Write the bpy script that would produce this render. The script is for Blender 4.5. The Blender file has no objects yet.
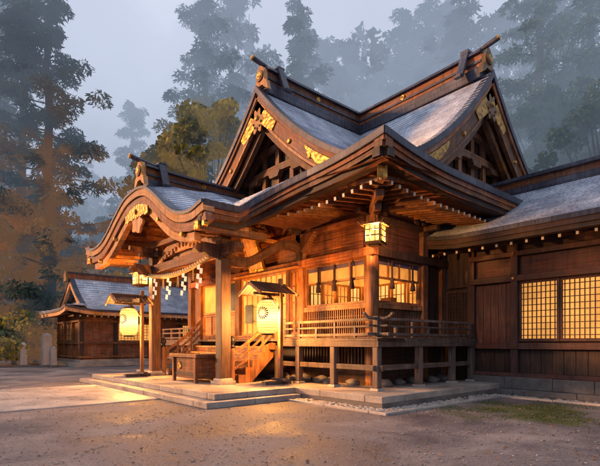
import bpy, math, random
from mathutils import Vector, Matrix, noise
random.seed(7)
R = math.radians
scene = bpy.context.scene
col = scene.collection
GROUND_EYE = 1.5
CAM = Vector((6.104, -7.65, GROUND_EYE))
FW = Vector((-.756, .654, 0)); RT = Vector((.655, .757, 0))   # plan directions ahead / to the right of the viewpoint

def ahead(right, fwd):
    p = CAM + RT*right + FW*fwd
    return p.x, p.y

# ------------------------------------------------------------------ materials
def new_mat(name):
    m = bpy.data.materials.new(name); m.use_nodes = True
    nt = m.node_tree; nt.nodes.clear()
    return m, nt
def N(nt, t, **kw):
    n = nt.nodes.new(t)
    for k, v in kw.items():
        if k.startswith('i_'):
            n.inputs[k[2:].replace('_', ' ')].default_value = v
        else: setattr(n, k, v)
    return n
def L(nt, a, b): nt.links.new(a, b)
def ramp(nt, stops):
    r = nt.nodes.new('ShaderNodeValToRGB')
    cr = r.color_ramp
    while len(cr.elements) > 1: cr.elements.remove(cr.elements[-1])
    cr.elements[0].position = stops[0][0]; cr.elements[0].color = (*stops[0][1], 1)
    for p, c in stops[1:]:
        e = cr.elements.new(p); e.color = (*c, 1)
    return r
def finish(nt, bsdf_out):
    o = nt.nodes.new('ShaderNodeOutputMaterial'); L(nt, bsdf_out, o.inputs['Surface'])

def wood(name, dark, mid, light, rough=.6, grain=1.0, bump=.25):
    m, nt = new_mat(name)
    uv = N(nt, 'ShaderNodeUVMap')
    mp = N(nt, 'ShaderNodeMapping'); mp.inputs['Scale'].default_value = (.8*grain, 14*grain, 1)
    L(nt, uv.outputs[0], mp.inputs[0])
    n1 = N(nt, 'ShaderNodeTexNoise'); n1.inputs['Scale'].default_value = 1.6; n1.inputs['Detail'].default_value = 8; n1.inputs['Roughness'].default_value = .65; n1.inputs['Distortion'].default_value = .6
    L(nt, mp.outputs[0], n1.inputs['Vector'])
    tc = N(nt, 'ShaderNodeNewGeometry')
    n2 = N(nt, 'ShaderNodeTexNoise'); n2.inputs['Scale'].default_value = 1.7; n2.inputs['Detail'].default_value = 5; n2.inputs['Roughness'].default_value = .6
    L(nt, tc.outputs['Position'], n2.inputs['Vector'])
    mx = N(nt, 'ShaderNodeMath', operation='MULTIPLY_ADD'); mx.inputs[1].default_value = .62; L(nt, n1.outputs[0], mx.inputs[0])
    m2 = N(nt, 'ShaderNodeMath', operation='MULTIPLY'); m2.inputs[1].default_value = .40; L(nt, n2.outputs[0], m2.inputs[0])
    L(nt, m2.outputs[0], mx.inputs[2])
    r = ramp(nt, [(.34, dark), (.50, mid), (.68, light)])
    L(nt, mx.outputs[0], r.inputs[0])
    b = N(nt, 'ShaderNodeBsdfPrincipled')
    oi = N(nt, 'ShaderNodeObjectInfo'); hs = N(nt, 'ShaderNodeHueSaturation')
    v1 = N(nt, 'ShaderNodeMapRange'); v1.inputs['To Min'].default_value = .72; v1.inputs['To Max'].default_value = 1.28; L(nt, oi.outputs['Random'], v1.inputs[0]); L(nt, v1.outputs[0], hs.inputs['Value'])
    n3 = N(nt, 'ShaderNodeTexNoise'); n3.inputs['Scale'].default_value = .7; n3.inputs['Detail'].default_value = 7; n3.inputs['Roughness'].default_value = .7; L(nt, tc.outputs['Position'], n3.inputs['Vector'])
    v2 = N(nt, 'ShaderNodeMapRange'); v2.inputs['From Min'].default_value = .3; v2.inputs['From Max'].default_value = .7; v2.inputs['To Min'].default_value = .72; v2.inputs['To Max'].default_value = 1.12; L(nt, n3.outputs[0], v2.inputs[0]); L(nt, v2.outputs[0], hs.inputs['Saturation'])
    mps = N(nt, 'ShaderNodeMapping'); mps.inputs['Scale'].default_value = (5, 5, .55); L(nt, tc.outputs['Position'], mps.inputs[0])
    n7 = N(nt, 'ShaderNodeTexNoise'); n7.inputs['Scale'].default_value = 1.4; n7.inputs['Detail'].default_value = 7; n7.inputs['Roughness'].default_value = .7; L(nt, mps.outputs[0], n7.inputs['Vector'])
    st = ramp(nt, [(.36, (.30, .29, .29)), (.5, (.85, .84, .82)), (.66, (1.15, 1.12, 1.05))]); L(nt, n7.outputs[0], st.inputs[0])
    ml = N(nt, 'ShaderNodeMixRGB', blend_type='MULTIPLY'); ml.inputs[0].default_value = .8; L(nt, r.outputs[0], hs.inputs['Color']); L(nt, hs.outputs[0], ml.inputs[1]); L(nt, st.outputs[0], ml.inputs[2]); L(nt, ml.outputs[0], b.inputs['Base Color'])
    rr = N(nt, 'ShaderNodeMapRange'); rr.inputs['To Min'].default_value = rough-.15; rr.inputs['To Max'].default_value = rough+.2
    L(nt, n2.outputs[0], rr.inputs[0]); L(nt, rr.outputs[0], b.inputs['Roughness'])
    bp = N(nt, 'ShaderNodeBump'); bp.inputs['Strength'].default_value = bump; bp.inputs['Distance'].default_value = .02
    L(nt, n1.outputs[0], bp.inputs['Height']); L(nt, bp.outputs[0], b.inputs['Normal'])
    finish(nt, b.outputs[0]); return m

def rooftile(name, dark, mid, light, metal=.35, rough=.42, rib=1.0):
    m, nt = new_mat(name)
    uv = N(nt, 'ShaderNodeUVMap')
    geo = N(nt, 'ShaderNodeNewGeometry')
    n1 = N(nt, 'ShaderNodeTexNoise'); n1.inputs['Scale'].default_value = .9; n1.inputs['Detail'].default_value = 6; n1.inputs['Roughness'].default_value = .62
    L(nt, geo.outputs['Position'], n1.inputs['Vector'])
    mp = N(nt, 'ShaderNodeMapping'); mp.inputs['Scale'].default_value = (9, .8, 1); L(nt, uv.outputs[0], mp.inputs[0])
    n2 = N(nt, 'ShaderNodeTexNoise'); n2.inputs['Scale'].default_value = 1.3; n2.inputs['Detail'].default_value = 5
    L(nt, mp.outputs[0], n2.inputs['Vector'])
    br = N(nt, 'ShaderNodeTexBrick'); br.inputs['Scale'].default_value = 1.0
    br.inputs['Brick Width'].default_value = .42; br.inputs['Row Height'].default_value = .16; br.inputs['Mortar Size'].default_value = .012
    br.inputs['Color1'].default_value = (.3, .3, .3, 1); br.inputs['Color2'].default_value = (.75, .75, .75, 1); br.inputs['Mortar'].default_value = (0, 0, 0, 1)
    L(nt, uv.outputs[0], br.inputs['Vector'])
    a = N(nt, 'ShaderNodeMath', operation='MULTIPLY_ADD'); a.inputs[1].default_value = .5; L(nt, n1.outputs[0], a.inputs[0])
    b1 = N(nt, 'ShaderNodeMath', operation='MULTIPLY_ADD'); b1.inputs[1].default_value = .35; L(nt, n2.outputs[0], b1.inputs[0])
    c1 = N(nt, 'ShaderNodeMath', operation='MULTIPLY'); c1.inputs[1].default_value = .20; L(nt, br.outputs['Color'], c1.inputs[0])
    L(nt, c1.outputs[0], b1.inputs[2]); L(nt, b1.outputs[0], a.inputs[2])
    r = ramp(nt, [(.38, dark), (.51, mid), (.64, light)]); L(nt, a.outputs[0], r.inputs[0])
    b = N(nt, 'ShaderNodeBsdfPrincipled'); b.inputs['Metallic'].default_value = metal
    L(nt, r.outputs[0], b.inputs['Base Color'])
    rr = N(nt, 'ShaderNodeMapRange'); rr.inputs['To Min'].default_value = rough-.12; rr.inputs['To Max'].default_value = rough+.22
    L(nt, n2.outputs[0], rr.inputs[0]); L(nt, rr.outputs[0], b.inputs['Roughness'])
    bp = N(nt, 'ShaderNodeBump'); bp.inputs['Strength'].default_value = .5; bp.inputs['Distance'].default_value = .02
    L(nt, a.outputs[0], bp.inputs['Height']); L(nt, bp.outputs[0], b.inputs['Normal'])
    finish(nt, b.outputs[0]); return m

def stone(name, stops, scale=1.5, rough=.75, bump=.5, fine=18, rmin=None):
    m, nt = new_mat(name)
    geo = N(nt, 'ShaderNodeNewGeometry')
    n1 = N(nt, 'ShaderNodeTexNoise'); n1.inputs['Scale'].default_value = scale; n1.inputs['Detail'].default_value = 8; n1.inputs['Roughness'].default_value = .65
    n2 = N(nt, 'ShaderNodeTexNoise'); n2.inputs['Scale'].default_value = fine; n2.inputs['Detail'].default_value = 6; n2.inputs['Roughness'].default_value = .7
    L(nt, geo.outputs['Position'], n1.inputs['Vector']); L(nt, geo.outputs['Position'], n2.inputs['Vector'])
    a = N(nt, 'ShaderNodeMath', operation='MULTIPLY_ADD'); a.inputs[1].default_value = .65; L(nt, n1.outputs[0], a.inputs[0])
    b1 = N(nt, 'ShaderNodeMath', operation='MULTIPLY'); b1.inputs[1].default_value = .35; L(nt, n2.outputs[0], b1.inputs[0]); L(nt, b1.outputs[0], a.inputs[2])
    r = ramp(nt, stops); L(nt, a.outputs[0], r.inputs[0])
    b = N(nt, 'ShaderNodeBsdfPrincipled'); L(nt, r.outputs[0], b.inputs['Base Color'])
    rr = N(nt, 'ShaderNodeMapRange'); rr.inputs['From Min'].default_value = .35; rr.inputs['From Max'].default_value = .65
    rr.inputs['To Min'].default_value = rough-.3 if rmin is None else rmin; rr.inputs['To Max'].default_value = rough+.15
    L(nt, n1.outputs[0], rr.inputs[0]); L(nt, rr.outputs[0], b.inputs['Roughness'])
    bp = N(nt, 'ShaderNodeBump'); bp.inputs['Strength'].default_value = bump; bp.inputs['Distance'].default_value = .03
    L(nt, a.outputs[0], bp.inputs['Height']); L(nt, bp.outputs[0], b.inputs['Normal'])
    finish(nt, b.outputs[0]); return m

def plain(name, c, rough=.6, metal=0.0, var=.25, scale=6):
    m, nt = new_mat(name)
    geo = N(nt, 'ShaderNodeNewGeometry')
    n1 = N(nt, 'ShaderNodeTexNoise'); n1.inputs['Scale'].default_value = scale; n1.inputs['Detail'].default_value = 5
    L(nt, geo.outputs['Position'], n1.inputs['Vector'])
    r = ramp(nt, [(.3, tuple(v*(1-var) for v in c)), (.7, tuple(min(1, v*(1+var)) for v in c))]); L(nt, n1.outputs[0], r.inputs[0])
    b = N(nt, 'ShaderNodeBsdfPrincipled'); L(nt, r.outputs[0], b.inputs['Base Color'])
    b.inputs['Roughness'].default_value = rough; b.inputs['Metallic'].default_value = metal
    finish(nt, b.outputs[0]); return m

def gilt(name, c):
    m, nt = new_mat(name)
    geo = N(nt, 'ShaderNodeNewGeometry')
    v = N(nt, 'ShaderNodeTexVoronoi'); v.inputs['Scale'].default_value = 9; v.feature = 'SMOOTH_F1'; L(nt, geo.outputs['Position'], v.inputs['Vector'])
    n1 = N(nt, 'ShaderNodeTexNoise'); n1.inputs['Scale'].default_value = 7; n1.inputs['Detail'].default_value = 6; L(nt, geo.outputs['Position'], n1.inputs['Vector'])
    r = ramp(nt, [(.30, tuple(q*.22 for q in c)), (.48, tuple(q*.75 for q in c)), (.68, tuple(min(1, q*1.25) for q in c))]); L(nt, n1.outputs[0], r.inputs[0])
    b = N(nt, 'ShaderNodeBsdfPrincipled'); L(nt, r.outputs[0], b.inputs['Base Color']); b.inputs['Metallic'].default_value = .8; b.inputs['Roughness'].default_value = .42
    bp = N(nt, 'ShaderNodeBump'); bp.inputs['Strength'].default_value = .9; bp.inputs['Distance'].default_value = .03; L(nt, v.outputs['Distance'], bp.inputs['Height']); L(nt, bp.outputs[0], b.inputs['Normal'])
    finish(nt, b.outputs[0]); return m

def glow(name, c, strength, base=(.8, .7, .5), var=.5, scale=3.0, see=0.0, core=None):
    """lit paper or lit interior surface: its own light, a little uneven, over a diffuse body"""
    m, nt = new_mat(name)
    geo = N(nt, 'ShaderNodeNewGeometry')
    n1 = N(nt, 'ShaderNodeTexNoise'); n1.inputs['Scale'].default_value = scale; n1.inputs['Detail'].default_value = 4
    L(nt, geo.outputs['Position'], n1.inputs['Vector'])
    mr = N(nt, 'ShaderNodeMapRange'); mr.inputs['From Min'].default_value = .3; mr.inputs['From Max'].default_value = .7
    mr.inputs['To Min'].default_value = strength*(1-var); mr.inputs['To Max'].default_value = strength*(1+var)
    L(nt, n1.outputs[0], mr.inputs[0])
    e = N(nt, 'ShaderNodeEmission'); e.inputs['Color'].default_value = (*c, 1); L(nt, mr.outputs[0], e.inputs['Strength'])
    if core:      # paper is brighter level with the flame than at the rims
        tc = N(nt, 'ShaderNodeTexCoord'); sx = N(nt, 'ShaderNodeSeparateXYZ'); L(nt, tc.outputs['Generated'], sx.inputs[0])
        rc = ramp(nt, [(0, tuple(q*.55 for q in (c[0], c[1]*.75, c[2]*.5))), (.28, c), (.5, core), (.75, c), (1, tuple(q*.5 for q in (c[0], c[1]*.7, c[2]*.5)))]); L(nt, sx.outputs['Z'], rc.inputs[0]); L(nt, rc.outputs[0], e.inputs['Color'])
    d = N(nt, 'ShaderNodeBsdfDiffuse'); d.inputs['Color'].default_value = (*base, 1)
    ad = N(nt, 'ShaderNodeAddShader'); L(nt, e.outputs[0], ad.inputs[0]); L(nt, d.outputs[0], ad.inputs[1])
    out = ad.outputs[0]
    if see:
        tr = N(nt, 'ShaderNodeBsdfTransparent'); tr.inputs['Color'].default_value = (1, .82, .55, 1)
        mx = N(nt, 'ShaderNodeMixShader'); mx.inputs[0].default_value = see
        L(nt, ad.outputs[0], mx.inputs[1]); L(nt, tr.outputs[0], mx.inputs[2]); out = mx.outputs[0]
    finish(nt, out); return m

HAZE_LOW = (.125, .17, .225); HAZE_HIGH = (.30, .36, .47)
def foliage(name, dark, mid, light, trunk=False):
    """leaves with aerial perspective by distance from the shrine court"""
    m, nt = new_mat(name)
    geo = N(nt, 'ShaderNodeNewGeometry')
    n1 = N(nt, 'ShaderNodeTexNoise'); n1.inputs['Scale'].default_value = .35; n1.inputs['Detail'].default_value = 6; n1.inputs['Roughness'].default_value = .7
    L(nt, geo.outputs['Position'], n1.inputs['Vector'])
    r = ramp(nt, [(.32, dark), (.5, mid), (.70, light)])
    rv = N(nt, 'ShaderNodeMath', operation='MULTIPLY_ADD'); rv.inputs[1].default_value = .30; rv.inputs[2].default_value = -.15; L(nt, geo.outputs['Random Per Island'], rv.inputs[0])
    rs = N(nt, 'ShaderNodeMath', operation='ADD'); L(nt, n1.outputs[0], rs.inputs[0]); L(nt, rv.outputs[0], rs.inputs[1]); L(nt, (n1 if trunk else rs).outputs[0], r.inputs[0])
    d = N(nt, 'ShaderNodeBsdfDiffuse'); L(nt, r.outputs[0], d.inputs['Color'])
    src = d.outputs[0]
    if not trunk:
        t = N(nt, 'ShaderNodeBsdfTranslucent'); L(nt, r.outputs[0], t.inputs['Color'])
        mt = N(nt, 'ShaderNodeMixShader'); mt.inputs[0].default_value = .25
        L(nt, d.outputs[0], mt.inputs[1]); L(nt, t.outputs[0], mt.inputs[2]); src = mt.outputs[0]
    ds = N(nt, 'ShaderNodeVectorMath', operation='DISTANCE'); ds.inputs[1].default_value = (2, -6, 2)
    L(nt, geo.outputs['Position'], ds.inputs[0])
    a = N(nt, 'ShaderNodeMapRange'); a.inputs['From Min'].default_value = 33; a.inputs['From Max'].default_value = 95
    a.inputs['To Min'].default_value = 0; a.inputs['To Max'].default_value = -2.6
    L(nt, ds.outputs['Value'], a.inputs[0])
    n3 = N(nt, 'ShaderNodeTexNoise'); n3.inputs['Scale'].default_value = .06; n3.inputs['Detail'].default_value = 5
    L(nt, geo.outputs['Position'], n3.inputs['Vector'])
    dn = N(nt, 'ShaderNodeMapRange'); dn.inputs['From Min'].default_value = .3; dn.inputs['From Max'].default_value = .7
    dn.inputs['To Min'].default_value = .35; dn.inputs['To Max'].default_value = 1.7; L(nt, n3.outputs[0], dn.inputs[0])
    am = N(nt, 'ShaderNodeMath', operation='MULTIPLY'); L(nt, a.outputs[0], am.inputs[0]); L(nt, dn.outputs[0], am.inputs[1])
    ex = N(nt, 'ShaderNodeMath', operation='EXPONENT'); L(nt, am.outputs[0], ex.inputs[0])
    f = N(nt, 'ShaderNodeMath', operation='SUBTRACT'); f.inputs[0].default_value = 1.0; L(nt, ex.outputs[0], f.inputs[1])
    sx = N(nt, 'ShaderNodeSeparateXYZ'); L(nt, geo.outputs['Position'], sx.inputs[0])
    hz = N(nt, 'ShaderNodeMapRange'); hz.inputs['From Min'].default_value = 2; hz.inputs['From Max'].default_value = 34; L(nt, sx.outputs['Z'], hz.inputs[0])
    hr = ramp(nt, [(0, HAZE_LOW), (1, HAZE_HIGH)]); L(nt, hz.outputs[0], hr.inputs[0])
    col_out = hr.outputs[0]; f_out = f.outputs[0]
    for cen, rad, cc, amt in (((-33, 4, 8), 15, (.66, .25, .03), .55), ((-27, 12, 18), 10, (.62, .38, .05), .50)):  # warm glow of lit mist tinted into the leaves around two centres
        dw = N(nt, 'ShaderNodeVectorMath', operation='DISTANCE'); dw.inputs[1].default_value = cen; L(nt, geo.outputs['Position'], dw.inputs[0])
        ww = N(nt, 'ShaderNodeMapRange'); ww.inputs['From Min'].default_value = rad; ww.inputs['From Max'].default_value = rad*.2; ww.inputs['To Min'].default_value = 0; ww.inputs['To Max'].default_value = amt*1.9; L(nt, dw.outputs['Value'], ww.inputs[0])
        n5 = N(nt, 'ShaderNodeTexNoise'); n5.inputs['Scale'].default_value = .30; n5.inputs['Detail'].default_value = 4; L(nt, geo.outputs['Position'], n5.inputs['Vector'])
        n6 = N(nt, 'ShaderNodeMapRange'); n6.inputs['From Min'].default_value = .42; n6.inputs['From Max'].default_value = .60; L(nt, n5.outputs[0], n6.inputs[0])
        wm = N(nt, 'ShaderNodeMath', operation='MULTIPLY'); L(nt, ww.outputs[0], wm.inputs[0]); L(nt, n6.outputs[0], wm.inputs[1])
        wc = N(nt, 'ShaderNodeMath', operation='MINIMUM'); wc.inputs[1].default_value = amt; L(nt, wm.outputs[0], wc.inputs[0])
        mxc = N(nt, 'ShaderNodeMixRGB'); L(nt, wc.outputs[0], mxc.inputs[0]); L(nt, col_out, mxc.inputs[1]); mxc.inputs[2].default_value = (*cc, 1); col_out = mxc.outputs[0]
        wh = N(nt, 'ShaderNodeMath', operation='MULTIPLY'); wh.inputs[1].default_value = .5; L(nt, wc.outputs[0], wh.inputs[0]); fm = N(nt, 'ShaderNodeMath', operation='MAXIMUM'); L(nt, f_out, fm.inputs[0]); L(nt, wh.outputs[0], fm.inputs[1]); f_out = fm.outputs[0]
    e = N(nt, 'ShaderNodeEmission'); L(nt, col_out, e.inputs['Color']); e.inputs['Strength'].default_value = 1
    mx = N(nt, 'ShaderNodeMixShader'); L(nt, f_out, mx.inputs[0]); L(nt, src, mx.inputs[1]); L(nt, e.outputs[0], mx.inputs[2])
    finish(nt, mx.outputs[0]); return m

M = {}
M['wood'] = wood('cedar_wood', (.04, .013, .007), (.19, .064, .018), (.44, .175, .042))
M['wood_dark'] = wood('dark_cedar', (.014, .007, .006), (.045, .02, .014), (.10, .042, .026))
M['wood_red'] = wood('red_cedar', (.06, .014, .008), (.23, .064, .018), (.48, .17, .040))
M['wood_shade'] = wood('shaded_red_cedar', (.026, .009, .009), (.075, .024, .019), (.15, .052, .036))  # red cedar darkened to stand for shade on the wing and right face
M['wood_post'] = wood('shaded_brown_cedar', (.022, .009, .007), (.085, .032, .016), (.19, .078, .034))  # cedar darkened to stand for shadow on the porch posts
M['wood_gold'] = wood('honey_wood', (.22, .08, .02), (.55, .22, .05), (.80, .40, .11))
M['wood_grey'] = wood('weathered_wood', (.05, .035, .032), (.13, .085, .07), (.24, .16, .13), rough=.7)
M['roof'] = rooftile('copper_roof', (.22, .25, .34), (.46, .51, .62), (.78, .82, .90), metal=.25, rough=.40)
M['roof_dark'] = rooftile('dark_roof_trim', (.022, .022, .035), (.05, .05, .075), (.11, .11, .15), metal=.3)
M['gold'] = gilt('gilt_metal', (.50, .265, .06))
m, nt = new_mat('grit'); g_ = N(nt, 'ShaderNodeNewGeometry'); r_ = ramp(nt, [(0, (.05, .04, .04)), (.4, (.16, .13, .12)), (.8, (.24, .21, .19)), (1, (.34, .31, .29))]); L(nt, g_.outputs['Random Per Island'], r_.inputs[0])
b_ = N(nt, 'ShaderNodeBsdfPrincipled'); b_.inputs['Roughness'].default_value = .8; L(nt, r_.outputs[0], b_.inputs['Base Color']); finish(nt, b_.outputs[0]); M['grit'] = m
M['crest'] = plain('crest_ink', (.12, .05, .015), rough=.8)
M['iron'] = plain('dark_iron', (.03, .028, .03), rough=.45, metal=.7)
M['bronze'] = plain('lantern_bronze', (.16, .09, .04), rough=.45, metal=.6)
M['white'] = plain('white_paint', (.78, .72, .62), rough=.6, var=.08)
M['paper'] = plain('white_paper', (.82, .78, .70), rough=.8, var=.05)
M['rope'] = plain('straw_rope', (.62, .44, .20), rough=.85, scale=30)
M['cloth'] = plain('purple_cloth', (.07, .05, .10), rough=.9)
M['cord'] = plain('tassel_cord', (.03, .012, .018), rough=.9)
M['stone'] = stone('platform_stone', [(.3, (.12, .10, .095)), (.5, (.33, .28, .25)), (.68, (.52, .46, .41))], scale=1.3, rough=.6)
M['stone_dark'] = stone('foundation_stone', [(.3, (.05, .045, .048)), (.5, (.13, .115, .11)), (.7, (.24, .21, .20))], scale=2.2, rough=.7)
M['pave'] = stone('path_stone', [(.3, (.22, .185, .175)), (.5, (.40, .35, .32)), (.68, (.56, .50, .46))], scale=.9, rough=.55)
M['lattice_lit'] = glow('lit_shoji_paper', (1, .43, .095), .92, base=(.2, .11, .04), var=.32, scale=1.2)
M['shoji_bright'] = glow('bright_interior_paper', (1, .44, .075), 1.0, base=(.3, .17, .06), var=.3, scale=1.6)
M['interior'] = glow('lit_interior_wall', (1, .42, .07), .8, base=(.5, .3, .1), var=.45, scale=2.2)  # surface emits a glow in place of lamplight falling on the room walls
M['interior_hot'] = glow('lit_interior_screen', (1, .58, .15), 1.1, base=(.35, .2, .08), var=.3, scale=2)  # screens emit too, lamplight put into their colour
M['transom_lit'] = glow('lit_transom_paper', (1, .36, .06), .72, base=(.25, .12, .05), var=.35, scale=2)
M['lantern'] = glow('lantern_paper', (1, .56, .15), 1.25, base=(.013, .013, .013), var=.10, see=.17, core=(1, .84, .46))
M['lantern_small'] = glow('lantern_glass', (1, .58, .16), 1.45, base=(.008, .007, .006), var=.2, see=.2)
M['picture'] = plain('dark_votive_board', (.05, .06, .045), rough=.5, scale=3, var=.6)
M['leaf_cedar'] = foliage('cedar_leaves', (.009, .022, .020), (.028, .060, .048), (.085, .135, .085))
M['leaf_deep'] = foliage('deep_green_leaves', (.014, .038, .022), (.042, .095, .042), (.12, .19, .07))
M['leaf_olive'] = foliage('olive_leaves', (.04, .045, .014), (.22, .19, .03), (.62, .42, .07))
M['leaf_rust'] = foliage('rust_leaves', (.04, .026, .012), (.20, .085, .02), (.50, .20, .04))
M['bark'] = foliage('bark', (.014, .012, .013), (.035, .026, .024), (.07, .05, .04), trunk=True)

# ------------------------------------------------------------------ mesh builder
class MB:
    def __init__(s): s.v = []; s.f = []; s.uv = []; s.m = []; s.sm = []
    def face(s, pts, uvs=None, mi=0, smooth=False):
        b = len(s.v); s.v.extend([tuple(p) for p in pts]); s.f.append(list(range(b, b+len(pts))))
        if uvs is None:
            n = (Vector(pts[1])-Vector(pts[0])).cross(Vector(pts[2])-Vector(pts[0]))
            a = (abs(n.x), abs(n.y), abs(n.z)); k = a.index(max(a))
            uvs = [((p[1], p[2]), (p[0], p[2]), (p[0], p[1]))[k] for p in pts]
        s.uv.append(uvs); s.m.append(mi); s.sm.append(smooth)
    def indexed(s, verts, faces, mi=0, smooth=False, uvf=None):
        b = len(s.v); s.v.extend([tuple(p) for p in verts])
        for f in faces:
            s.f.append([b+i for i in f])
            if uvf: s.uv.append([uvf[i] for i in f])
            else: s.uv.append([(verts[i][0]+verts[i][1], verts[i][2]) for i in f])
            s.m.append(mi); s.sm.append(smooth)
    def frame_box(s, o, ax, ay, az, hx, hy, hz, mi=0, taper=1.0):
        """box centred at o with half sizes along three axes; grain follows the longest"""
        hs = [hx, hy, hz]; k = hs.index(max(hs)); ru, rv = random.random()*7, random.random()*7
        P = []
        for i in (-1, 1):
            for j in (-1, 1):
                for l in (-1, 1):
                    t = taper if l > 0 else 1
                    P.append(o + ax*hx*i*t + ay*hy*j*t + az*hz*l)
        loc = [(i*hx, j*hy, l*hz) for i in (-1, 1) for j in (-1, 1) for l in (-1, 1)]
        F = [(0, 1, 3, 2), (4, 6, 7, 5), (0, 4, 5, 1), (2, 3, 7, 6), (0, 2, 6, 4), (1, 5, 7, 3)]
        nax = [0, 0, 1, 1, 2, 2]; b = len(s.v); s.v.extend([tuple(p) for p in P])
        for q, na in zip(F, nax):
            oth = [a for a in (0, 1, 2) if a != na]
            if k in oth: u = k; v = [a for a in oth if a != k][0]
            else: u, v = oth
            s.f.append([b+i for i in q]); s.uv.append([(loc[i][u]+ru, loc[i][v]+rv+na*.37) for i in q]); s.m.append(mi); s.sm.append(False)
    def box(s, x0, x1, y0, y1, z0, z1, mi=0, taper=1.0):
        s.frame_box(Vector(((x0+x1)/2, (y0+y1)/2, (z0+z1)/2)), Vector((1, 0, 0)), Vector((0, 1, 0)), Vector((0, 0, 1)), abs(x1-x0)/2, abs(y1-y0)/2, abs(z1-z0)/2, mi, taper)
        return s
    def beam(s, p0, p1, w, h, mi=0, up=(0, 0, 1)):
        p0 = Vector(p0); p1 = Vector(p1); az = (p1-p0); ln = az.length; az.normalize()
        up = Vector(up); ax = az.cross(up)
        if ax.length < 1e-4: ax = Vector((1, 0, 0))
        ax.normalize(); ay = ax.cross(az).normalized()
        s.frame_box((p0+p1)/2, ax, ay, az, w/2, h/2, ln/2, mi); return s
    def cyl(s, p0, p1, r0, r1=None, n=14, mi=0, caps=True):
        r1 = r0 if r1 is None else r1
        p0 = Vector(p0); p1 = Vector(p1); d = (p1-p0); ln = d.length; d.normalize()
        a = d.orthogonal().normalized(); b = d.cross(a)
        V = []; U = []; ru = random.random()*5
        for k in range(n+1):
            t = 2*math.pi*k/n; q = a*math.cos(t)+b*math.sin(t)
            V += [p0+q*r0, p1+q*r1]; U += [(ru, t*r0), (ru+ln, t*r0)]
        s.indexed(V, [(2*k, 2*k+2, 2*k+3, 2*k+1) for k in range(n)], mi, True, U)
        if caps:
            for p, r in ((p0, r0), (p1, r1)):
                if r > 1e-4: s.face([p+(a*math.cos(2*math.pi*k/n)+b*math.sin(2*math.pi*k/n))*r for k in range(n)], mi=mi)
        return s
    def lathe(s, c, prof, n=18, mi=0, smooth=True):
        c = Vector(c); V = []; U = []
        for (r, z) in prof:
            for k in range(n+1):
                t = 2*math.pi*k/n; V.append(c+Vector((r*math.cos(t), r*math.sin(t), z))); U.append((z, t*max(r, .05)))
        m = n+1
        s.indexed(V, [(i*m+k, i*m+k+1, (i+1)*m+k+1, (i+1)*m+k) for i in range(len(prof)-1) for k in range(n)], mi, smooth, U); return s
    def grid(s, fn, nu, nv, mi=0, smooth=True, uvs=1.0, us=0, flip=False):
        V = [Vector(fn(i/nu, j/nv)) for j in range(nv+1) for i in range(nu+1)]
        U = []; m = nu+1
        for j in range(nv+1):
            acc = 0
            for i in range(m):
                if i: acc += (V[j*m+i]-V[j*m+i-1]).length
                dv = 0 if j == 0 else U[(j-1)*m+i][1] + (V[j*m+i]-V[(j-1)*m+i]).length
                U.append((acc+us, dv))
        F = [(j*m+i, j*m+i+1, (j+1)*m+i+1, (j+1)*m+i) for j in range(nv) for i in range(nu)]
        if flip: F = [f[::-1] for f in F]
        s.indexed(V, F, mi, smooth, U); return s
    def courses(s, fn, nu, nv, t=.028, mi=0):
        """roof slope laid in overlapping courses; v runs from the ridge to the eave"""
        for j in range(nv):
            a = [Vector(fn(i/nu, j/nv)) for i in range(nu+1)]; b = [Vector(fn(i/nu, (j+1)/nv)) for i in range(nu+1)]
            tt = t*(.85+.3*random.random())
            bu = [p+Vector((0, 0, tt)) for p in b]; ua = 0; off = random.random()*3
            V = []; U = []
            for i in range(nu+1):
                if i: ua += (b[i]-b[i-1]).length
                V += [a[i], bu[i], b[i]+Vector((0, 0, -.004))]; h = (a[i]-b[i]).length
                U += [(ua+off, 0), (ua+off, .155), (ua+off, .16)]
            F = []
            for i in range(nu):
                F += [(3*i, 3*i+3, 3*i+4, 3*i+1), (3*i+1, 3*i+4, 3*i+5, 3*i+2)]
            s.indexed(V, F, mi, False, U)
        return s
    def sweep(s, path, sec, mi=0, closed_sec=True, out=None, smooth=False):
        """section points (outwards, up) carried along a path; outwards = right-hand of travel in plan"""
        path = [Vector(p) for p in path]; n = len(path); k = len(sec); V = []; U = []; acc = 0
        for i, p in enumerate(path):
            d = path[min(i+1, n-1)]-path[max(i-1, 0)]
            d = Vector((d.x, d.y, 0)).normalized() if out is None else None
            o = Vector((d.y, -d.x, 0)) if out is None else Vector(out)
            if i: acc += (p-path[i-1]).length
            per = 0
            for j in range(k+1):
                q = sec[j % k]
                if j: per += math.dist(sec[(j-1) % k], q)
                V.append(p+o*q[0]+Vector((0, 0, q[1]))); U.append((acc, per))
        m = k+1
        s.indexed(V, [(i*m+j, i*m+j+1, (i+1)*m+j+1, (i+1)*m+j) for i in range(n-1) for j in range(k)], mi, smooth, U)
        for e in (0, n-1): s.face([V[e*m+j] for j in range(k)], mi=mi)
        return s
    def strip(s, A, B, mp, t0, t1, mi=0):
        """solid between two 2-D polylines A and B (same count), from depth t0 to t1; mp(a,b,t) -> 3-D"""
        n = len(A); acc = 0; V = []; U = []
        for i in range(n):
            if i: acc += math.dist(A[i], A[i-1])
            w = math.dist(A[i], B[i])
            V += [mp(*A[i], t0), mp(*B[i], t0), mp(*B[i], t1), mp(*A[i], t1)]
            U += [(acc, 0), (acc, w), (acc, w+.3), (acc, .6)]
        F = []
        for i in range(n-1):
            for j in range(4): F.append((4*i+j, 4*i+(j+1) % 4, 4*i+4+(j+1) % 4, 4*i+4+j))
        s.indexed(V, F, mi, False, U)
        for e in (0, n-1): s.face(V[4*e:4*e+4], mi=mi)
        return s
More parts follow.
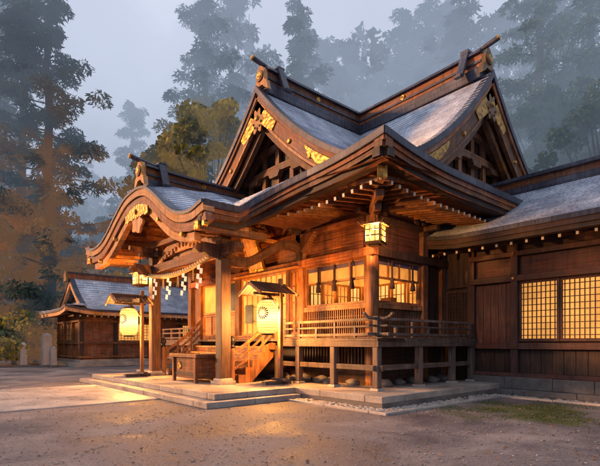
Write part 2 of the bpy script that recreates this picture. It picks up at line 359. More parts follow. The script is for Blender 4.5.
    def prism(s, poly, mp, t0, t1, mi=0):
        n = len(poly)
        s.face([mp(a, b, t0) for a, b in poly], [(b, a) for a, b in poly], mi); s.face([mp(a, b, t1) for a, b in poly][::-1], [(b, a) for a, b in poly][::-1], mi)
        for i in range(n):
            p = poly[i]; q = poly[(i+1) % n]
            s.face([mp(*p, t0), mp(*p, t1), mp(*q, t1), mp(*q, t0)], mi=mi)
        return s

ORG = {}
def link(o, parent=None):
    col.objects.link(o)
    if parent is not None: o.parent = parent
    return o
def empty(name, loc, label=None, cat=None, group=None, kind=None):
    o = bpy.data.objects.new(name, None); o.empty_display_size = .3; link(o); o.location = loc; ORG[o.name] = Vector(loc)
    tag(o, label, cat, group, kind); return o
def tag(o, label=None, cat=None, group=None, kind=None):
    if label: o['label'] = label
    if cat: o['category'] = cat
    if group: o['group'] = group
    if kind: o['kind'] = kind
    return o
def obj(name, mb, mats, parent=None, bevel=0, org=None):
    if not isinstance(mats, (list, tuple)): mats = [mats]
    base = ORG[parent.name] if parent is not None else Vector(org or (0, 0, 0))
    me = bpy.data.meshes.new(name)
    me.from_pydata([(v[0]-base.x, v[1]-base.y, v[2]-base.z) for v in mb.v], [], mb.f)
    for mt in mats: me.materials.append(mt)
    uvl = me.uv_layers.new(name='UVMap'); flat = []
    for f in mb.uv:
        for c in f: flat += [c[0], c[1]]
    uvl.data.foreach_set('uv', flat)
    me.polygons.foreach_set('material_index', mb.m); me.polygons.foreach_set('use_smooth', mb.sm)
    me.validate(); me.update()
    o = bpy.data.objects.new(name, me); link(o, parent)
    if parent is None: o.location = base
    ORG[o.name] = base
    if bevel:
        b = o.modifiers.new('bevel', 'BEVEL'); b.width = bevel; b.segments = 2; b.limit_method = 'ANGLE'; b.angle_limit = R(40)
    return o
def copy_tree(o, parent=None, shift=None):
    c = o.copy(); link(c, parent)
    for ch in list(o.children): copy_tree(ch, c)
    return c
def bxo(name, mat, parent, *b, bevel=.008): return obj(name, MB().box(*b), mat, parent, bevel)

def sm(t): t = max(0, min(1, t)); return t*t*(3-2*t)
def catmull(keys, x):
    if x <= keys[0][0]: return keys[0][1]
    if x >= keys[-1][0]: return keys[-1][1]
    for i in range(len(keys)-1):
        if keys[i][0] <= x <= keys[i+1][0]:
            x0, y0 = keys[i]; x1, y1 = keys[i+1]; h = x1-x0; t = (x-x0)/h
            m0 = (y1-keys[i-1][1])/(x1-keys[i-1][0]) if i else (y1-y0)/h
            m1 = (keys[i+2][1]-y0)/(keys[i+2][0]-x0) if i+2 < len(keys) else (y1-y0)/h
            return (2*t**3-3*t*t+1)*y0+(t**3-2*t*t+t)*h*m0+(-2*t**3+3*t*t)*y1+(t**3-t*t)*h*m1
def offset_line(P, d):
    out = []
    for i, p in enumerate(P):
        def nr(a, b):
            dx, dz = b[0]-a[0], b[1]-a[1]; l = math.hypot(dx, dz) or 1; return (dz/l, -dx/l)
        ns = []
        if i: ns.append(nr(P[i-1], p))
        if i < len(P)-1: ns.append(nr(p, P[i+1]))
        nx = sum(n[0] for n in ns)/len(ns); nz = sum(n[1] for n in ns)/len(ns); l2 = nx*nx+nz*nz
        k = 1/max(l2, .35)
        out.append((p[0]+nx*d*k, p[1]+nz*d*k))
    return out

# ------------------------------------------------------------------ roof shape
EX, EY = -.40, .45            # front right corner of the main eave
LX, BY = -14.8, 13.55         # left and rear eaves
YC, XC = 7.0, -7.0            # main ridge line / front gable ridge line
GX, GL, GY = -1.2, -14.0, 1.7 # gable planes: right, left, front
HALF = 6.55
def prof(s, half=HALF, top=10.4, low=6.0):
    q = s/half
    if q > 1: return low-(q-1)*half*.72
    return low+(top-low)*(.1*(1-q)+.9*(1-q)**1.9)
def lift(x, y):
    z = 0
    for cx in (EX, LX):
        for cy in (EY, BY):
            d = math.hypot(x-cx, y-cy); z = max(z, .30*max(0, 1-d/3.2)**2)
    return z
def zmain(x, y): return prof(abs(y-YC))+lift(x, y)
PX, PW, PWL = -9.1, 4.5, 5.35
PF = -1.71
KEYS = [(-.2, 6.47), (0, 6.62), (.1, 6.58), (.2, 6.46), (.35, 6.08), (.5, 5.62), (.6, 5.36), (.7, 5.19), (.85, 5.10), (1, 5.22)]
def kz(t):
    z = catmull(KEYS[1:], abs(t)) if abs(t) > .1 else 6.62-4*t*t
    return z+(.28*abs(t)**1.5 if t < 0 else 0)
def porch(t, y):
    s = max(0, min(1, (y+.6)/1.05)); w = (PW if t > 0 else PWL)+1.65*s**3*(1 if t > 0 else .3)
    z = kz(t)+(.80 if t > 0 else .45)*s**1.2*sm((abs(t)-.35)/.65)+.22*sm((y-PF)/1.2)*(1-sm(abs(t)/.7))
    return Vector((PX+t*w, y, z))
def porch_z_at(x, y):
    lo, hi = -1.0, 1.0
    if x > porch(1, y).x or x < porch(-1, y).x: return None
    for _ in range(24):
        m = (lo+hi)/2
        if porch(m, y).x < x: lo = m
        else: hi = m
    return porch(lo, y).z
def y_eave(x):
    y = 4.2; last = EY
    while y > -1.4:
        pz = porch_z_at(x, y)
        if y <= EY and pz is None: return last
        if pz is not None: last = y
        if pz is not None and zmain(x, y) < pz-.05: return y
        y -= .04
    return y

# ================================================================== SHRINE HALL
hall = empty('shrine_hall', (-7, 4, 0), 'large wooden shrine hall with sweeping grey roofs, curved porch gable and railed veranda', 'shrine')
roof = obj('roof', MB().box(-13, -2.7, 3, 12, 6.1, 6.2), M['wood_dark'], hall)

mb = MB()
xs = [GL+(GX-GL)*i/90 for i in range(91)]; ye = {i: y_eave(x) for i, x in enumerate(xs)}
mb.courses(lambda u, v: (lambda i: (xs[i], YC+(ye[i]-YC)*v, zmain(xs[i], YC+(ye[i]-YC)*v)))(round(u*90)), 90, 46)
mb.courses(lambda u, v: (lambda x: (x, (EY+EX-x)*(1-v)+EY*v, zmain(x, (EY+EX-x)*(1-v)+EY*v)))(GX+(EX-GX)*u), 6, 6)
mb.courses(lambda u, v: (GL+(GX-GL)*u, YC+(BY-YC)*v, zmain(GL+(GX-GL)*u, YC+(BY-YC)*v)), 12, 40)
# right hip skirt
def skirt(u, v):
    t = 1.7*(1-v); a = EY+t; b = BY-t; y = a+(b-a)*u; x = EX-t
    return (x, y, prof(HALF-t)+lift(x, y)+.0)
mb.courses(skirt, 40, 12)
def skirtl(u, v):
    t = 1.7*(1-v); a = EY+t; b = BY-t; y = a+(b-a)*u; x = LX+t
    return (x, y, prof(HALF-t)+lift(x, y))
mb.courses(skirtl, 20, 12)
obj('roof_slope', mb, M['roof'], roof)
# front gable slopes
mb = MB()
CH = 6.9
def chid(sgn):
    def f(u, v):
        s = 5.2*v; return (XC+sgn*s, GY+(YC-GY)*u, prof(s, CH)-.02)
    return f
mb.courses(chid(1), 20, 38); mb.courses(chid(-1), 20, 38)
obj('front_gable_slope', mb, M['roof'], roof)
# porch slopes
mb = MB()
mb.courses(lambda u, v: porch(v, PF+5.3*u), 44, 34); mb.courses(lambda u, v: porch(-v, PF+5.3*u), 36, 34)
obj('porch_roof_slope', mb, M['roof'], roof)
# soffits
mb = MB()
mb.grid(lambda u, v: (-4.4+4.0*u, EY+.06+2.2*v, 5.42+.30*v+lift(-4.4+4.0*u, EY+2.0*v)*.8), 16, 6)
mb.grid(lambda u, v: (EX-.06-2.2*v, EY+13*u, 5.42+.305*v+lift(EX-2*v, EY+13*u)*.8), 40, 6)
mb.grid(lambda u, v: porch(-1+2*v, PF+.1+4.2*u)-Vector((0, 0, .42)), 12, 50)
mb.grid(lambda u, v: (XC-4.6+9.2*v, GY+.02+1.1*u, prof(abs(-4.6+9.2*v), CH)-.24), 3, 50)
mb.grid(lambda u, v: (GX-.02-1.0*u, YC-4.6+9.2*v, prof(abs(-4.6+9.2*v))-.24), 3, 50)
obj('soffit', mb, M['wood_red'], roof)

# eave path: rear right corner -> front right corner -> porch valley -> porch front corner
right_eave = [(EX, y, zmain(EX, y) if False else 6.0+lift(EX, y)) for y in [BY-(BY-EY)*i/60 for i in range(61)]]
front_eave = [(x, EY, 6.0+lift(x, EY)) for x in [EX-(EX+2.95)*i/16*-1 if False else EX+(-2.95-EX)*i/16 for i in range(17)]]
pe = [porch(1, EY-(EY-PF)*i/22) for i in range(23)]
path_f = front_eave+[tuple(p) for p in pe[1:]]
def eave_band(name, sec, mat):
    mb = MB()
    # travel runs so that the right-hand side faces outwards
    mb.sweep(right_eave[::-1], sec, 0)
    mb.sweep(path_f[::-1], sec, 0)
    return mb
# right-hand normal of travel (d.y,-d.x): right eave travelling +y gives (+1,0) outwards; front travelling +x gives (0,-1) outwards
obj('eave_edge', eave_band('e', [(.03, .03), (.03, -.15), (-.12, -.15), (-.12, .03)], 0), M['roof_dark'], roof)
obj('eave_board', eave_band('e', [(-.03, -.153), (-.03, -.27), (-.3, -.27), (-.3, -.153)], 0), M['wood_red'], roof)
obj('eave_board', eave_band('e', [(-.07, -.273), (-.07, -.40), (-.3, -.40), (-.3, -.273)], 0), M['wood'], roof)
obj('eave_board', eave_band('e', [(-.14, -.403), (-.14, -.60), (-.36, -.60), (-.36, -.403)], 0), M['wood_dark'], roof)
# left porch edge
lpe = [porch(-1, PF+3.4*i/16) for i in range(17)]
mb = MB().sweep(lpe[::-1], [(.03, .03), (.03, -.42), (-.3, -.42), (-.3, .03)])
obj('eave_board', mb, M['wood_red'], roof)

# rafters with white painted ends
def rafter_mesh(length, name='rafter'):
    mb = MB(); mb.beam((0, 0, 0), (0, length, length*.13), .085, .10, 0)
    d = Vector((0, 1, .13)).normalized()
    mb.frame_box(Vector((0, -.006, -.001)), Vector((1, 0, 0)), Vector((0, -d.z, d.y)), d, .036, .042, .006, 1)
    return mb
proto = None
def place_rafter(x, y, z, rot, parent):
    global proto
    if proto is None:
        ORG['tmp'] = Vector((0, 0, 0)); proto = obj('rafter', rafter_mesh(2.15), [M['wood'], M['white']], None)
        o = proto; o.parent = parent
    else:
        o = proto.copy(); link(o, parent)
    o.location = Vector((x, y, z))-ORG[parent.name]; o.rotation_euler = (0, 0, rot); return o
for i in range(14):
    x = -.85-.30*i
    place_rafter(x, EY+.42-.04*(i > 11)-(.0 if i < 11 else .10*(i-10)), 5.20+lift(x, EY)*.8, 0, roof)
for i in range(27):
    y = .95+.30*i
    place_rafter(EX-.42, y, 5.20+lift(EX, y)*.8, R(90), roof)
# porch ribs
for i in range(-11, 12):
    t = i/12.0+.03
    a = porch(t, PF+.45); b = porch(t, 2.3); 
    z = min(a.z, b.z)-.50
    q1 = 2.35 if abs(t) < .55 else -.15
    if abs(t) >= .55: z = a.z-.50
    obj('porch_rafter', MB().beam((a.x, PF+.42, z), (a.x, q1, z+(.06 if abs(t) >= .55 else 0)), .09, .11), M['wood_gold'] if abs(t) > .5 else M['wood'], roof)
for i in range(13):      # white tips below the porch side eave
    y = PF+.35+.30*i
    if y > .1: break
    p = porch(1, y)
    mb = MB().beam((p.x-.35, y, p.z-.56), (p.x-2.0, y, p.z-.50), .08, .09, 0); mb.box(p.x-.352, p.x-.34, y-.035, y+.035, p.z-.60, p.z-.52, 1)
    obj('rafter', mb, [M['wood_red'], M['white']], roof)
obj('hip_rafter', MB().beam((EX-.35, EY+.35, 5.46), (-2.5, 2.5, 5.55), .18, .24), M['wood'], roof, .01)
mb = MB().frame_box(Vector((EX-.33, EY+.33, 5.46)), Vector((.7071, .7071, 0)), Vector((0, 0, 1)), Vector((.7071, -.7071, 0)), .115, .145, .04)
mb = MB(); mb.frame_box(Vector((EX-.33, EY+.33, 5.46)), Vector((.7071, .7071, 0)), Vector((0, 0, 1)), Vector((.7071, -.7071, 0)), .115, .145, .04)
obj('gold_cap', mb, M['gold'], roof, .01)
for dz, w in ((-.28, .22), (-.50, .18)):
    obj('hip_bracket', MB().beam((EX-.75-.3*(dz < -.4), EY+.75+.3*(dz < -.4), 5.46+dz), (-2.4, 2.4, 5.5+dz), w, .17), M['wood'], roof, .01)

# ---- verge boards of the two big gables
def gable(tag_, mp, half_s, hs, recess, lit):  # lit picks brighter woods, painting warm light onto the front gable
    """mp(s, z, t): s across the gable, t inwards; outward parts have small t"""
    S = [-half_s+2*half_s*i/60 for i in range(61)]
    top = [(s, prof(abs(s), hs)+.02) for s in S]
    o1, o2, o3, o4, o5 = (offset_line(top, d) for d in (.16, .30, .74, .80, .98))
    g = obj('verge_edge', MB().strip(top, o1, mp, -.05, .25), M['roof_dark'], roof)
    obj('verge_board', MB().strip(o1, o2, mp, -.0, .22), M['wood_red'], roof)
    bb = obj('bargeboard', MB().strip(o2, o3, mp, .07, .17), M['wood_red'] if lit else M['wood'], roof)
    obj('verge_board', MB().strip(o4, o5, mp, .25, .42), M['wood'], roof)
    # thin moulding; its brighter wood on the front gable paints a highlight
    a = offset_line(top, .66); obj('moulding', MB().strip(a, o3, mp, .045, .069), M['wood_gold'] if lit else M['wood'], bb)
    # gold plates: at the peak, half way and at the feet
    def plate(s0, s1, d0, d1, n=6, t0=.03, lob=0):
        A = []; B = []
        for i in range(n+1):
            s = s0+(s1-s0)*i/n; k = min(range(61), key=lambda q: abs(S[q]-s))
            f = i/n
            A.append(offset_line(top, d0)[k]); B.append(offset_line(top, d0+.05+(d1-d0-.05)*(1-lob*(1-min(1, (f*1.0)**.55*(1-.16*abs(math.sin(f*math.pi*4))))))*(1 if lob else 1-.55*f))[k])
        obj('gold_plate', MB().strip(A, B, mp, t0, t0+.03), M['gold'], bb)
    k1 = half_s
    for sg in (-1, 1):
        plate(sg*.16, sg*1.25, .33, .98, 10, .03, 0)
        plate(sg*(k1-2.05), sg*(k1-.75), .33, .72, 12, .03, 1)
    for sg in (-1, 1):
        for sp in (.42, .62):
            k = min(range(61), key=lambda q: abs(S[q]-sg*k1*sp)); c = offset_line(top, .53)[k]
            P0 = Vector(mp(c[0], c[1], .07)); P1 = Vector(mp(c[0], c[1], .0))
            if sp == .42 or lit: obj('gold_boss', MB().cyl(P0, P1, .085, .06, 12), M['gold'], bb)
    # gegyo pendant below the peak
    zt = prof(0, hs)-1.0
    pts = []
    for i in range(40):
        a_ = 2*math.pi*i/40
        r = .34*(1+.22*math.cos(6*a_))*(1.0 if math.sin(a_) < 0 else .8)
        pts.append((r*math.cos(a_)*.95, zt-.15+r*math.sin(a_)*1.25))
    pend = obj('gable_pendant', MB().prism(pts, mp, .02, .12), M['bronze'], roof, .012)
    c0 = mp(0, zt-.1, .02); c1 = mp(0, zt-.1, -.05); obj('gold_boss', MB().cyl(c0, c1, .10, .07, 10), M['gold'], pend)
    for q in range(5):
        a_ = -math.pi/2+(q-2)*.62; c0 = mp(.23*math.cos(a_), zt-.18+.27*math.sin(a_), .02); c1 = mp(.23*math.cos(a_), zt-.18+.27*math.sin(a_), -.015)
        obj('carved_knob', MB().cyl(c0, c1, .05, .03, 8), M['wood'], pend)
    # pediment: plank wall, king strut, ties, curved struts
    zb = 6.45
    w = half_s+.2
    poly = [(s, prof(abs(s), hs)-.3) for s in [-w+2*w*i/30 for i in range(31)]]+[(w, zb), (-w, zb)]
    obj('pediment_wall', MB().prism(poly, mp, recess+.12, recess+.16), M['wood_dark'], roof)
    for z, hw, hh, tt in ((6.95, 3.3, .13, .0), (7.75, 2.15, .12, .02), (8.55, 1.2, .10, .0)):
        mb = MB(); 
        A = [(-hw+2*hw*i/20, z-hh-.10*(abs(-1+i/10))**2) for i in range(21)]; B = [(a[0], a[1]+2*hh) for a in A]
        obj('pediment_tie', mb.strip(A, B, mp, recess-.12-tt, recess+.06), M['wood'] if not lit else M['wood_red'], roof)
    for sx in (-1.7, -.8, 0, .8, 1.7):
        zt2 = min(prof(abs(sx), hs)-.7, 9.3); 
        P = [(sx-.1, 6.9), (sx+.1, 6.9), (sx+.1, zt2), (sx-.1, zt2)]
        obj('pediment_strut', MB().prism(P, mp, recess-.05, recess+.08), M['wood'], roof)
    for sg in (-1, 1):
        P = [(sg*2.9, 7.05), (sg*2.6, 7.05), (sg*.25, 8.95), (sg*.25, 9.25)]
        obj('pediment_brace', MB().prism(P, mp, recess-.09, recess+.03), M['wood'], roof)
    # small bracket arms
    for sx in (-1.25, 0, 1.25):
        P = [(sx-.35, 7.62), (sx-.22, 7.42), (sx+.22, 7.42), (sx+.35, 7.62)]
        obj('pediment_bracket', MB().prism(P, mp, recess-.22, recess-.02), M['wood'], roof)
gable('right', lambda s, z, t: (GX-t, YC+s, z), 4.75, HALF, .75, False)
gable('front', lambda s, z, t: (XC+s, GY+t, z), 4.75, CH, .95, True)
# left gable (far side): closed with a wall and verge
S = [-4.6+9.2*i/40 for i in range(41)]; top = [(s, prof(abs(s))) for s in S]
obj('verge_board', MB().strip(top, offset_line(top, .7), lambda s, z, t: (GL+t, YC+s, z), -.05, .2), M['wood_red'], roof)
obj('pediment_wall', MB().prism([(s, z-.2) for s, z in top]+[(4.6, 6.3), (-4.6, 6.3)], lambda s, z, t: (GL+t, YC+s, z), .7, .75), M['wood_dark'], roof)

# ---- ridges
def ridge(p0, p1, z0, rise=(0, .3), w=.34, h=.62, bosses=(), name='ridge', end='p0', big=1.0):
    """ridge beam from p0 (free end) to p1; stepped section: plinth courses, timber side, dark cap"""
    p0 = Vector((*p0, 0)); p1 = Vector((*p1, 0)); n = 24; pts = []
    for i in range(n+1):
        f = i/n; q = p0.lerp(p1, f); q.z = z0+rise[1]*max(0, 1-f*2.2)**2+rise[0]*f; pts.append(q)
    d = (p1-p0).normalized(); o = (d.y, -d.x, 0)
    def sec(w_, a, b): return [(-w_, a), (w_, a), (w_, b), (-w_, b)]
    r = obj(name, MB().sweep(pts, sec(w*.5, h*.16, h*.78), out=o), M['wood_red'], roof)
    obj('ridge_course', MB().sweep(pts, sec(w*.72, -.25, h*.16-.002), out=o), M['roof_dark'], r)
    obj('ridge_course', MB().sweep(pts, sec(w*.60, h*.38, h*.48), out=o), M['roof_dark'], r)
    obj('ridge_cap', MB().sweep(pts, [(-w*.78, h*.79), (w*.78, h*.79), (w*.7, h*.93), (0, h*1.06), (-w*.7, h*.93)], out=o), M['roof_dark'], r)
    for f in bosses:
        q = pts[int(f*n)]
        for sgn in (-1, 1):
            c = q+Vector(o)*sgn*w*.5+Vector((0, 0, h*.58)); obj('gold_boss', MB().cyl(c, c+Vector(o)*sgn*.05, .11*big, .09*big, 14), M['gold'], r)
    # end ornament: shaped plate with scrolled shoulders, round crest, projecting bar
    e = pts[0]; ov = Vector(o); zv = Vector((0, 0, 1))
    P = [(-.62, -.42), (-.50, -.05), (-.34, .02), (-.30, .38), (-.16, .58), (0, .66), (.16, .58), (.30, .38), (.34, .02), (.50, -.05), (.62, -.42), (.36, -.30), (.18, -.15), (-.18, -.15), (-.36, -.30)]
    k = big*.88
    mpf = lambda a, b, t: tuple(e+ov*a*k*.8+zv*(b*k+.18)-d*t)
    orn = obj('ridge_ornament', MB().prism(P, mpf, .0, .16), M['wood_gold'] if end == 'lit' else M['bronze'], roof, .015)  # pale wood instead of bronze paints warm light on the front ornaments
    c = e-d*.16+zv*(.30*k+.12); obj('gold_boss', MB().cyl(c, c-d*.07, .17*k, .14*k, 16), M['gold'], orn)
    obj('crest_ring', MB().cyl(c-d*.0, c-d*.05, .23*k, .21*k, 16), M['bronze'], orn)
    b0 = e+zv*(h*1.02)+d*.5; b1 = e+zv*(h*1.02+.20*k)-d*.55*k
    bar = obj('ridge_finial', MB().cyl(b0, b1, .085*k, .10*k, 12), M['roof_dark'], orn)
    obj('finial_cap', MB().cyl(b1-(b1-b0).normalized()*.02, b1+(b1-b0).normalized()*.03, .105*k, .09*k, 12), M['gold'], bar)
    # saddle straps straddling the ridge
    s0 = e+d*.55; mbs = MB()
    for sg in (-1, 1):
        mbs.beam(s0+ov*sg*w*.62+zv*h*1.05, s0+ov*sg*w*1.45+zv*(-.12), .30*k, .10, 0, up=tuple(ov*sg))
        mbs.beam(s0+ov*sg*w*1.42+zv*(-.14), s0+ov*sg*w*1.85+zv*(-.16), .30*k, .10, 0)
    mbs.beam(s0-ov*w*.75+zv*h*1.1, s0+ov*w*.75+zv*h*1.1, .34*k, .12)
    obj('ridge_saddle', mbs, M['roof_dark'], r, .015)
ridge((GX-.28, YC), (GL, YC), 10.36, w=.42, h=.74, rise=(0, .10), bosses=(.25, .5), big=1.0)
ridge((XC, GY+.30), (XC, YC-.2), 10.36, w=.42, h=.72, rise=(0, .06), bosses=(.5,), end='lit', big=1.0)
ridge((PX, PF+.25), (PX, 3.7), 6.80, w=.40, h=.62, rise=(0, .08), bosses=(.42,), end='lit', big=.95)

# ---- karahafu front boards
S = [-1+2*i/80 for i in range(81)]
top = [(porch(t, PF).x, porch(t, PF).z+.02) for t in S]
mpk = lambda a, b, t: (a, PF+t, b)
o = [offset_line(top, d) for d in (.09, .30, .34, .56, .60, .82, .90)]
obj('porch_verge', MB().strip(top, o[0], mpk, -.07, .3), M['roof_dark'], roof)
obj('porch_verge_board', MB().strip(o[0], o[1], mpk, -.03, .3), M['wood_gold'], roof)
obj('porch_verge_board', MB().strip(o[1], o[2], mpk, .05, .3), M['wood_dark'], roof)  # dark strip painted in as the shade gap between boards
kb = obj('porch_bargeboard', MB().strip(o[2], o[3], mpk, .02, .25), M['wood_red'], roof)
obj('porch_verge_board', MB().strip(o[3][6:-6], o[4][6:-6], mpk, .12, .3), M['wood_dark'], roof)  # inner dark strip, again shade put into the colour
kc = obj('porch_bargeboard', MB().strip(o[4][6:-6], o[5][6:-6], mpk, .10, .30), M['wood_gold'], roof)
# gilded plate under the porch peak
cx = PX; P = []
for i in range(-14, 15):
    a = i/14; P.append((cx+a*.95, 5.98+.10*(1-a*a)-.10*abs(a)**1.5))
for i in range(14, -15, -1):
    a = i/14; P.append((cx+a*.95, 5.98-.36*abs(a)**1.2-.02-.34*(1-abs(a))+.045*abs(math.sin(a*8))))
gp = obj('gold_plate', MB().prism(P, mpk, -.01, .04), M['gold'], kb, .006)
P = [(cx+.42*math.cos(a)*(1+.15*math.cos(5*a)), 5.48+.30*math.sin(a)*(1+.15*math.cos(5*a))) for a in [2*math.pi*i/40 for i in range(40)]]
pn = obj('gable_pendant', MB().prism(P, mpk, .02, .10), M['wood_gold'], roof, .01)
obj('gold_boss', MB().cyl((cx, PF-.01, 5.86), (cx, PF-.07, 5.86), .10, .07, 12), M['gold'], gp)
for t in (-.72, -.45, .45, .74, .97, -.96):
    k = min(range(81), key=lambda q: abs(S[q]-t)); p = offset_line(top, .62)[k]
    obj('gold_boss', MB().cyl((p[0], PF+.10, p[1]), (p[0], PF-.02, p[1]), .085, .065, 10), M['gold'], kb)
# porch tie rails behind the boards
for t in (.97,):
    p = porch(1, PF); obj('gold_cap', MB().box(p.x-.42, p.x-.18, PF-.055, PF+.0, p.z-.72, p.z-.50), M['gold'], roof, .01)
    obj('porch_purlin', MB().box(p.x-.40, p.x-.20, PF+.002, .5, p.z-.72, p.z-.51), M['wood'], roof, .01)
p = porch(-1, PF); obj('porch_purlin', MB().box(p.x+.3, p.x+.5, PF+.0, 2.4, p.z-.72, p.z-.51), M['wood'], roof, .01)
obj('gold_cap', MB().box(p.x+.28, p.x+.52, PF-.055, PF-.005, p.z-.73, p.z-.50), M['gold'], roof, .01)

# ------------------------------------------------------------------ walls
FY = 2.5; RX = -2.5; FL = 1.62
wall = obj('wall', MB().box(-13.2, -2.6, 7.5, 7.6, .3, 6), M['wood_dark'], hall)
def plank_wall(x0, x1, z0, z1, at, face, board=.27, mat=M['wood_red'], name='wall_boards', vertical=False, par=None):
    """boards facing -y ('f') at y=at or facing +x ('r') at x=at"""
    mb = MB()
    if not vertical:
        z = z0
        while z < z1-.02:
            h = min(board, z1-z)
            j = random.uniform(0, .012)
            if face == 'f': mb.box(x0, x1, at-j, at+.05, z+.006, z+h-.006)
            else: mb.box(at-.05, at+j, x0, x1, z+.006, z+h-.006)
            z += h
    else:
        x = x0
        while x < x1-.02:
            h = min(board, x1-x); j = random.uniform(0, .014)
            if face == 'f': mb.box(x+.005, x+h-.005, at-j, at+.05, z0, z1)
            else: mb.box(at-.05, at+j, x+.005, x+h-.005, z0, z1)
            x += h
    if face == 'f': mb.box(x0, x1, at+.055, at+.08, z0, z1)
    else: mb.box(at-.08, at-.055, x0, x1, z0, z1)
    return obj(name, mb, mat, par or wall, .005)
plank_wall(-13.2, RX, 4.2, 6.5, FY, 'f')
plank_wall(FY, 12.0, 4.2, 5.9, RX, 'r', mat=M['wood_shade'])
plank_wall(-13.2, -12.3, FL, 4.2, FY, 'f', vertical=True, mat=M['wood'])
plank_wall(4.94, 12, FL, 4.2, RX, 'r', vertical=True, mat=M['wood_dark'], board=.22)
obj('wall_boards', MB().box(-13.25, -13.15, 2.6, 12, 1, 6), M['wood_red'], wall)
obj('wall_boards', MB().box(-13.2, -2.6, 11.9, 12, .3, 6), M['wood_red'], wall)
# columns
def column(x, y, z0, z1, r=.15, square=False, par=hall, mat=None, stoneb=True, name='column'):
    mb = MB()
    if square: mb.box(x-r, x+r, y-r, y+r, z0, z1)
    else: mb.cyl((x, y, z0), (x, y, z1), r, r*.96, 22)
    return obj(name, mb, mat or M['wood'], par, .02 if square else 0)
for x in (RX, -5.46, -9.25, -12.3, -13.2): column(x, FY, .3, 5.4, .15 if x != RX else .19, square=(x != RX))
column(-6.2, FY, FL, 4.1, .09, True)
column(RX, 4.94, .3, 5.0, .14, True); column(RX, 6.0, .3, 5.0, .12, True)
# beams round the hall
for z0, z1, pr in ((3.98, 4.22, .20), (4.98, 5.16, .13), (FL, FL+.17, .17), (2.50, 2.66, .12)):
    if z0 == 2.50:
        bxo('sill_beam', M['wood'], wall, -5.46, RX+pr, FY-pr, FY+.1, z0, z1); bxo('sill_beam', M['wood'], wall, RX-.1, RX+pr-.004, FY+.1, 4.94, z0, z1-.003); continue
    bxo('tie_beam', M['wood_red'] if z0 > 3 else M['wood'], wall, -13.2, RX+pr, FY-pr, FY+.06, z0, z1, bevel=.012)
    bxo('tie_beam', M['wood_dark'] if z0 > 3 else M['wood'], wall, RX-.06, RX+pr-.004, FY+.062, 6.2, z0, z1-.004, bevel=.012)  # upper right-face beams in darker wood, shade put into the colour
# brackets on column heads
def bracket(x, y, z, ax, par):
    mb = MB(); hx, hy = (1, 0) if ax == 'x' else (0, 1)
    mb.box(x-.17, x+.17, y-.17, y+.17, z, z+.16, 0); 
    mb.box(x-.12-.38*hx, x+.12+.38*hx, y-.12-.38*hy, y+.12+.38*hy, z+.16, z+.32)
    mb.box(x-.1-.5*hy, x+.1+.5*hy, y-.1-.5*hx, y+.1+.5*hx, z+.16, z+.31)
    for s in (-1, 0, 1): mb.box(x+s*.38*hx-.11, x+s*.38*hx+.11, y+s*.38*hy-.11, y+s*.38*hy+.11, z+.32, z+.44)
    return obj('bracket', mb, M['wood_post'], par, .015)
bracket(RX, FY, 4.95, 'x', hall); bracket(-5.46, FY, 5.0, 'x', hall); bracket(RX, 4.94, 4.85, 'y', hall)
# short post and arm on the upper wall
for x in (-5.2, -3.9):
    if x == -5.2: obj('corbel', MB().prism([(x-.5, 5.05), (x-.25, 4.8), (x-.1, 4.45), (x+.1, 4.45), (x+.25, 4.8), (x+.5, 5.05)], lambda a, b, t: (a, FY-t, b), .02, .24), M['wood'], hall, .01)

# ---- windows with valance, tassels, transom, lattice below
def window(face, a0, a1, name='window'):
    def P(a, d, z): return (a, FY-d, z) if face == 'f' else (RX+d, a, z)
    def B(mb, a0_, a1_, d0, d1, z0, z1, mi=0):
        p = P(a0_, d0, z0); q = P(a1_, d1, z1)
        mb.box(min(p[0], q[0]), max(p[0], q[0]), min(p[1], q[1]), max(p[1], q[1]), z0, z1, mi); return mb
    fr = MB(); B(fr, a0, a0+.08, -.06, .05, 2.66, 3.98); B(fr, a1-.08, a1, -.06, .05, 2.66, 3.98); B(fr, a0+.08, a1-.08, -.06, .05, 2.66, 2.73); B(fr, a0+.08, a1-.08, -.06, .05, 3.90, 3.98)
    w = obj(name, fr, M['wood'], hall, .006)
    val = B(MB(), a0+.08, a1-.08, .0, .02, 3.78, 3.90); obj('valance', val, M['cloth'], w)
    n = 4; tr = MB(); B(tr, a0+.08, a1-.08, -.05, .03, 3.37, 3.43)
    for i in range(1, n+0): a = a0+(a1-a0)*i/n; B(tr, a-.025, a+.025, -.05, .03, 3.43, 3.9)
    obj('transom', tr, M['wood'], w)
    obj('transom_panel', B(MB(), a0+.08, a1-.08, -.03, -.02, 3.43, 3.85), M['transom_lit'], w)
    for f in ((.30, .78) if face == 'r' else (.25, .52, .8)):
        a = a0+(a1-a0)*f
        c = P(a, .08, 3.9); e = P(a, .08, 3.42)
        o_ = obj('tassel', MB().cyl(c, e, .028, .028, 8), M['cord'], w)
        mb = MB().lathe(P(a, .08, 3.10), [(0, 0), (.085, 0), (.075, .12), (.055, .22), (.07, .27), (.045, .33), (0, .34)], 12); obj('tassel_head', mb, M['cord'], o_)
    lt = MB(); na = int((a1-a0)/.085)
    for i in range(na+1): a = a0+.03+(a1-a0-.06)*i/na; B(lt, a-.018, a+.018, .0, .05, FL+.17, 2.5)
    for z in (1.98, 2.14, 2.30): B(lt, a0, a1, -.01, .035, z-.012, z+.012)
    obj('lattice', lt, M['wood'], hall)
    obj('lattice_backing', B(MB(), a0, a1, -.07, -.04, FL+.17, 2.5), M['wood_dark'], hall)
    return w
window('f', -5.30, -2.68); window('r', 2.68, 4.80)
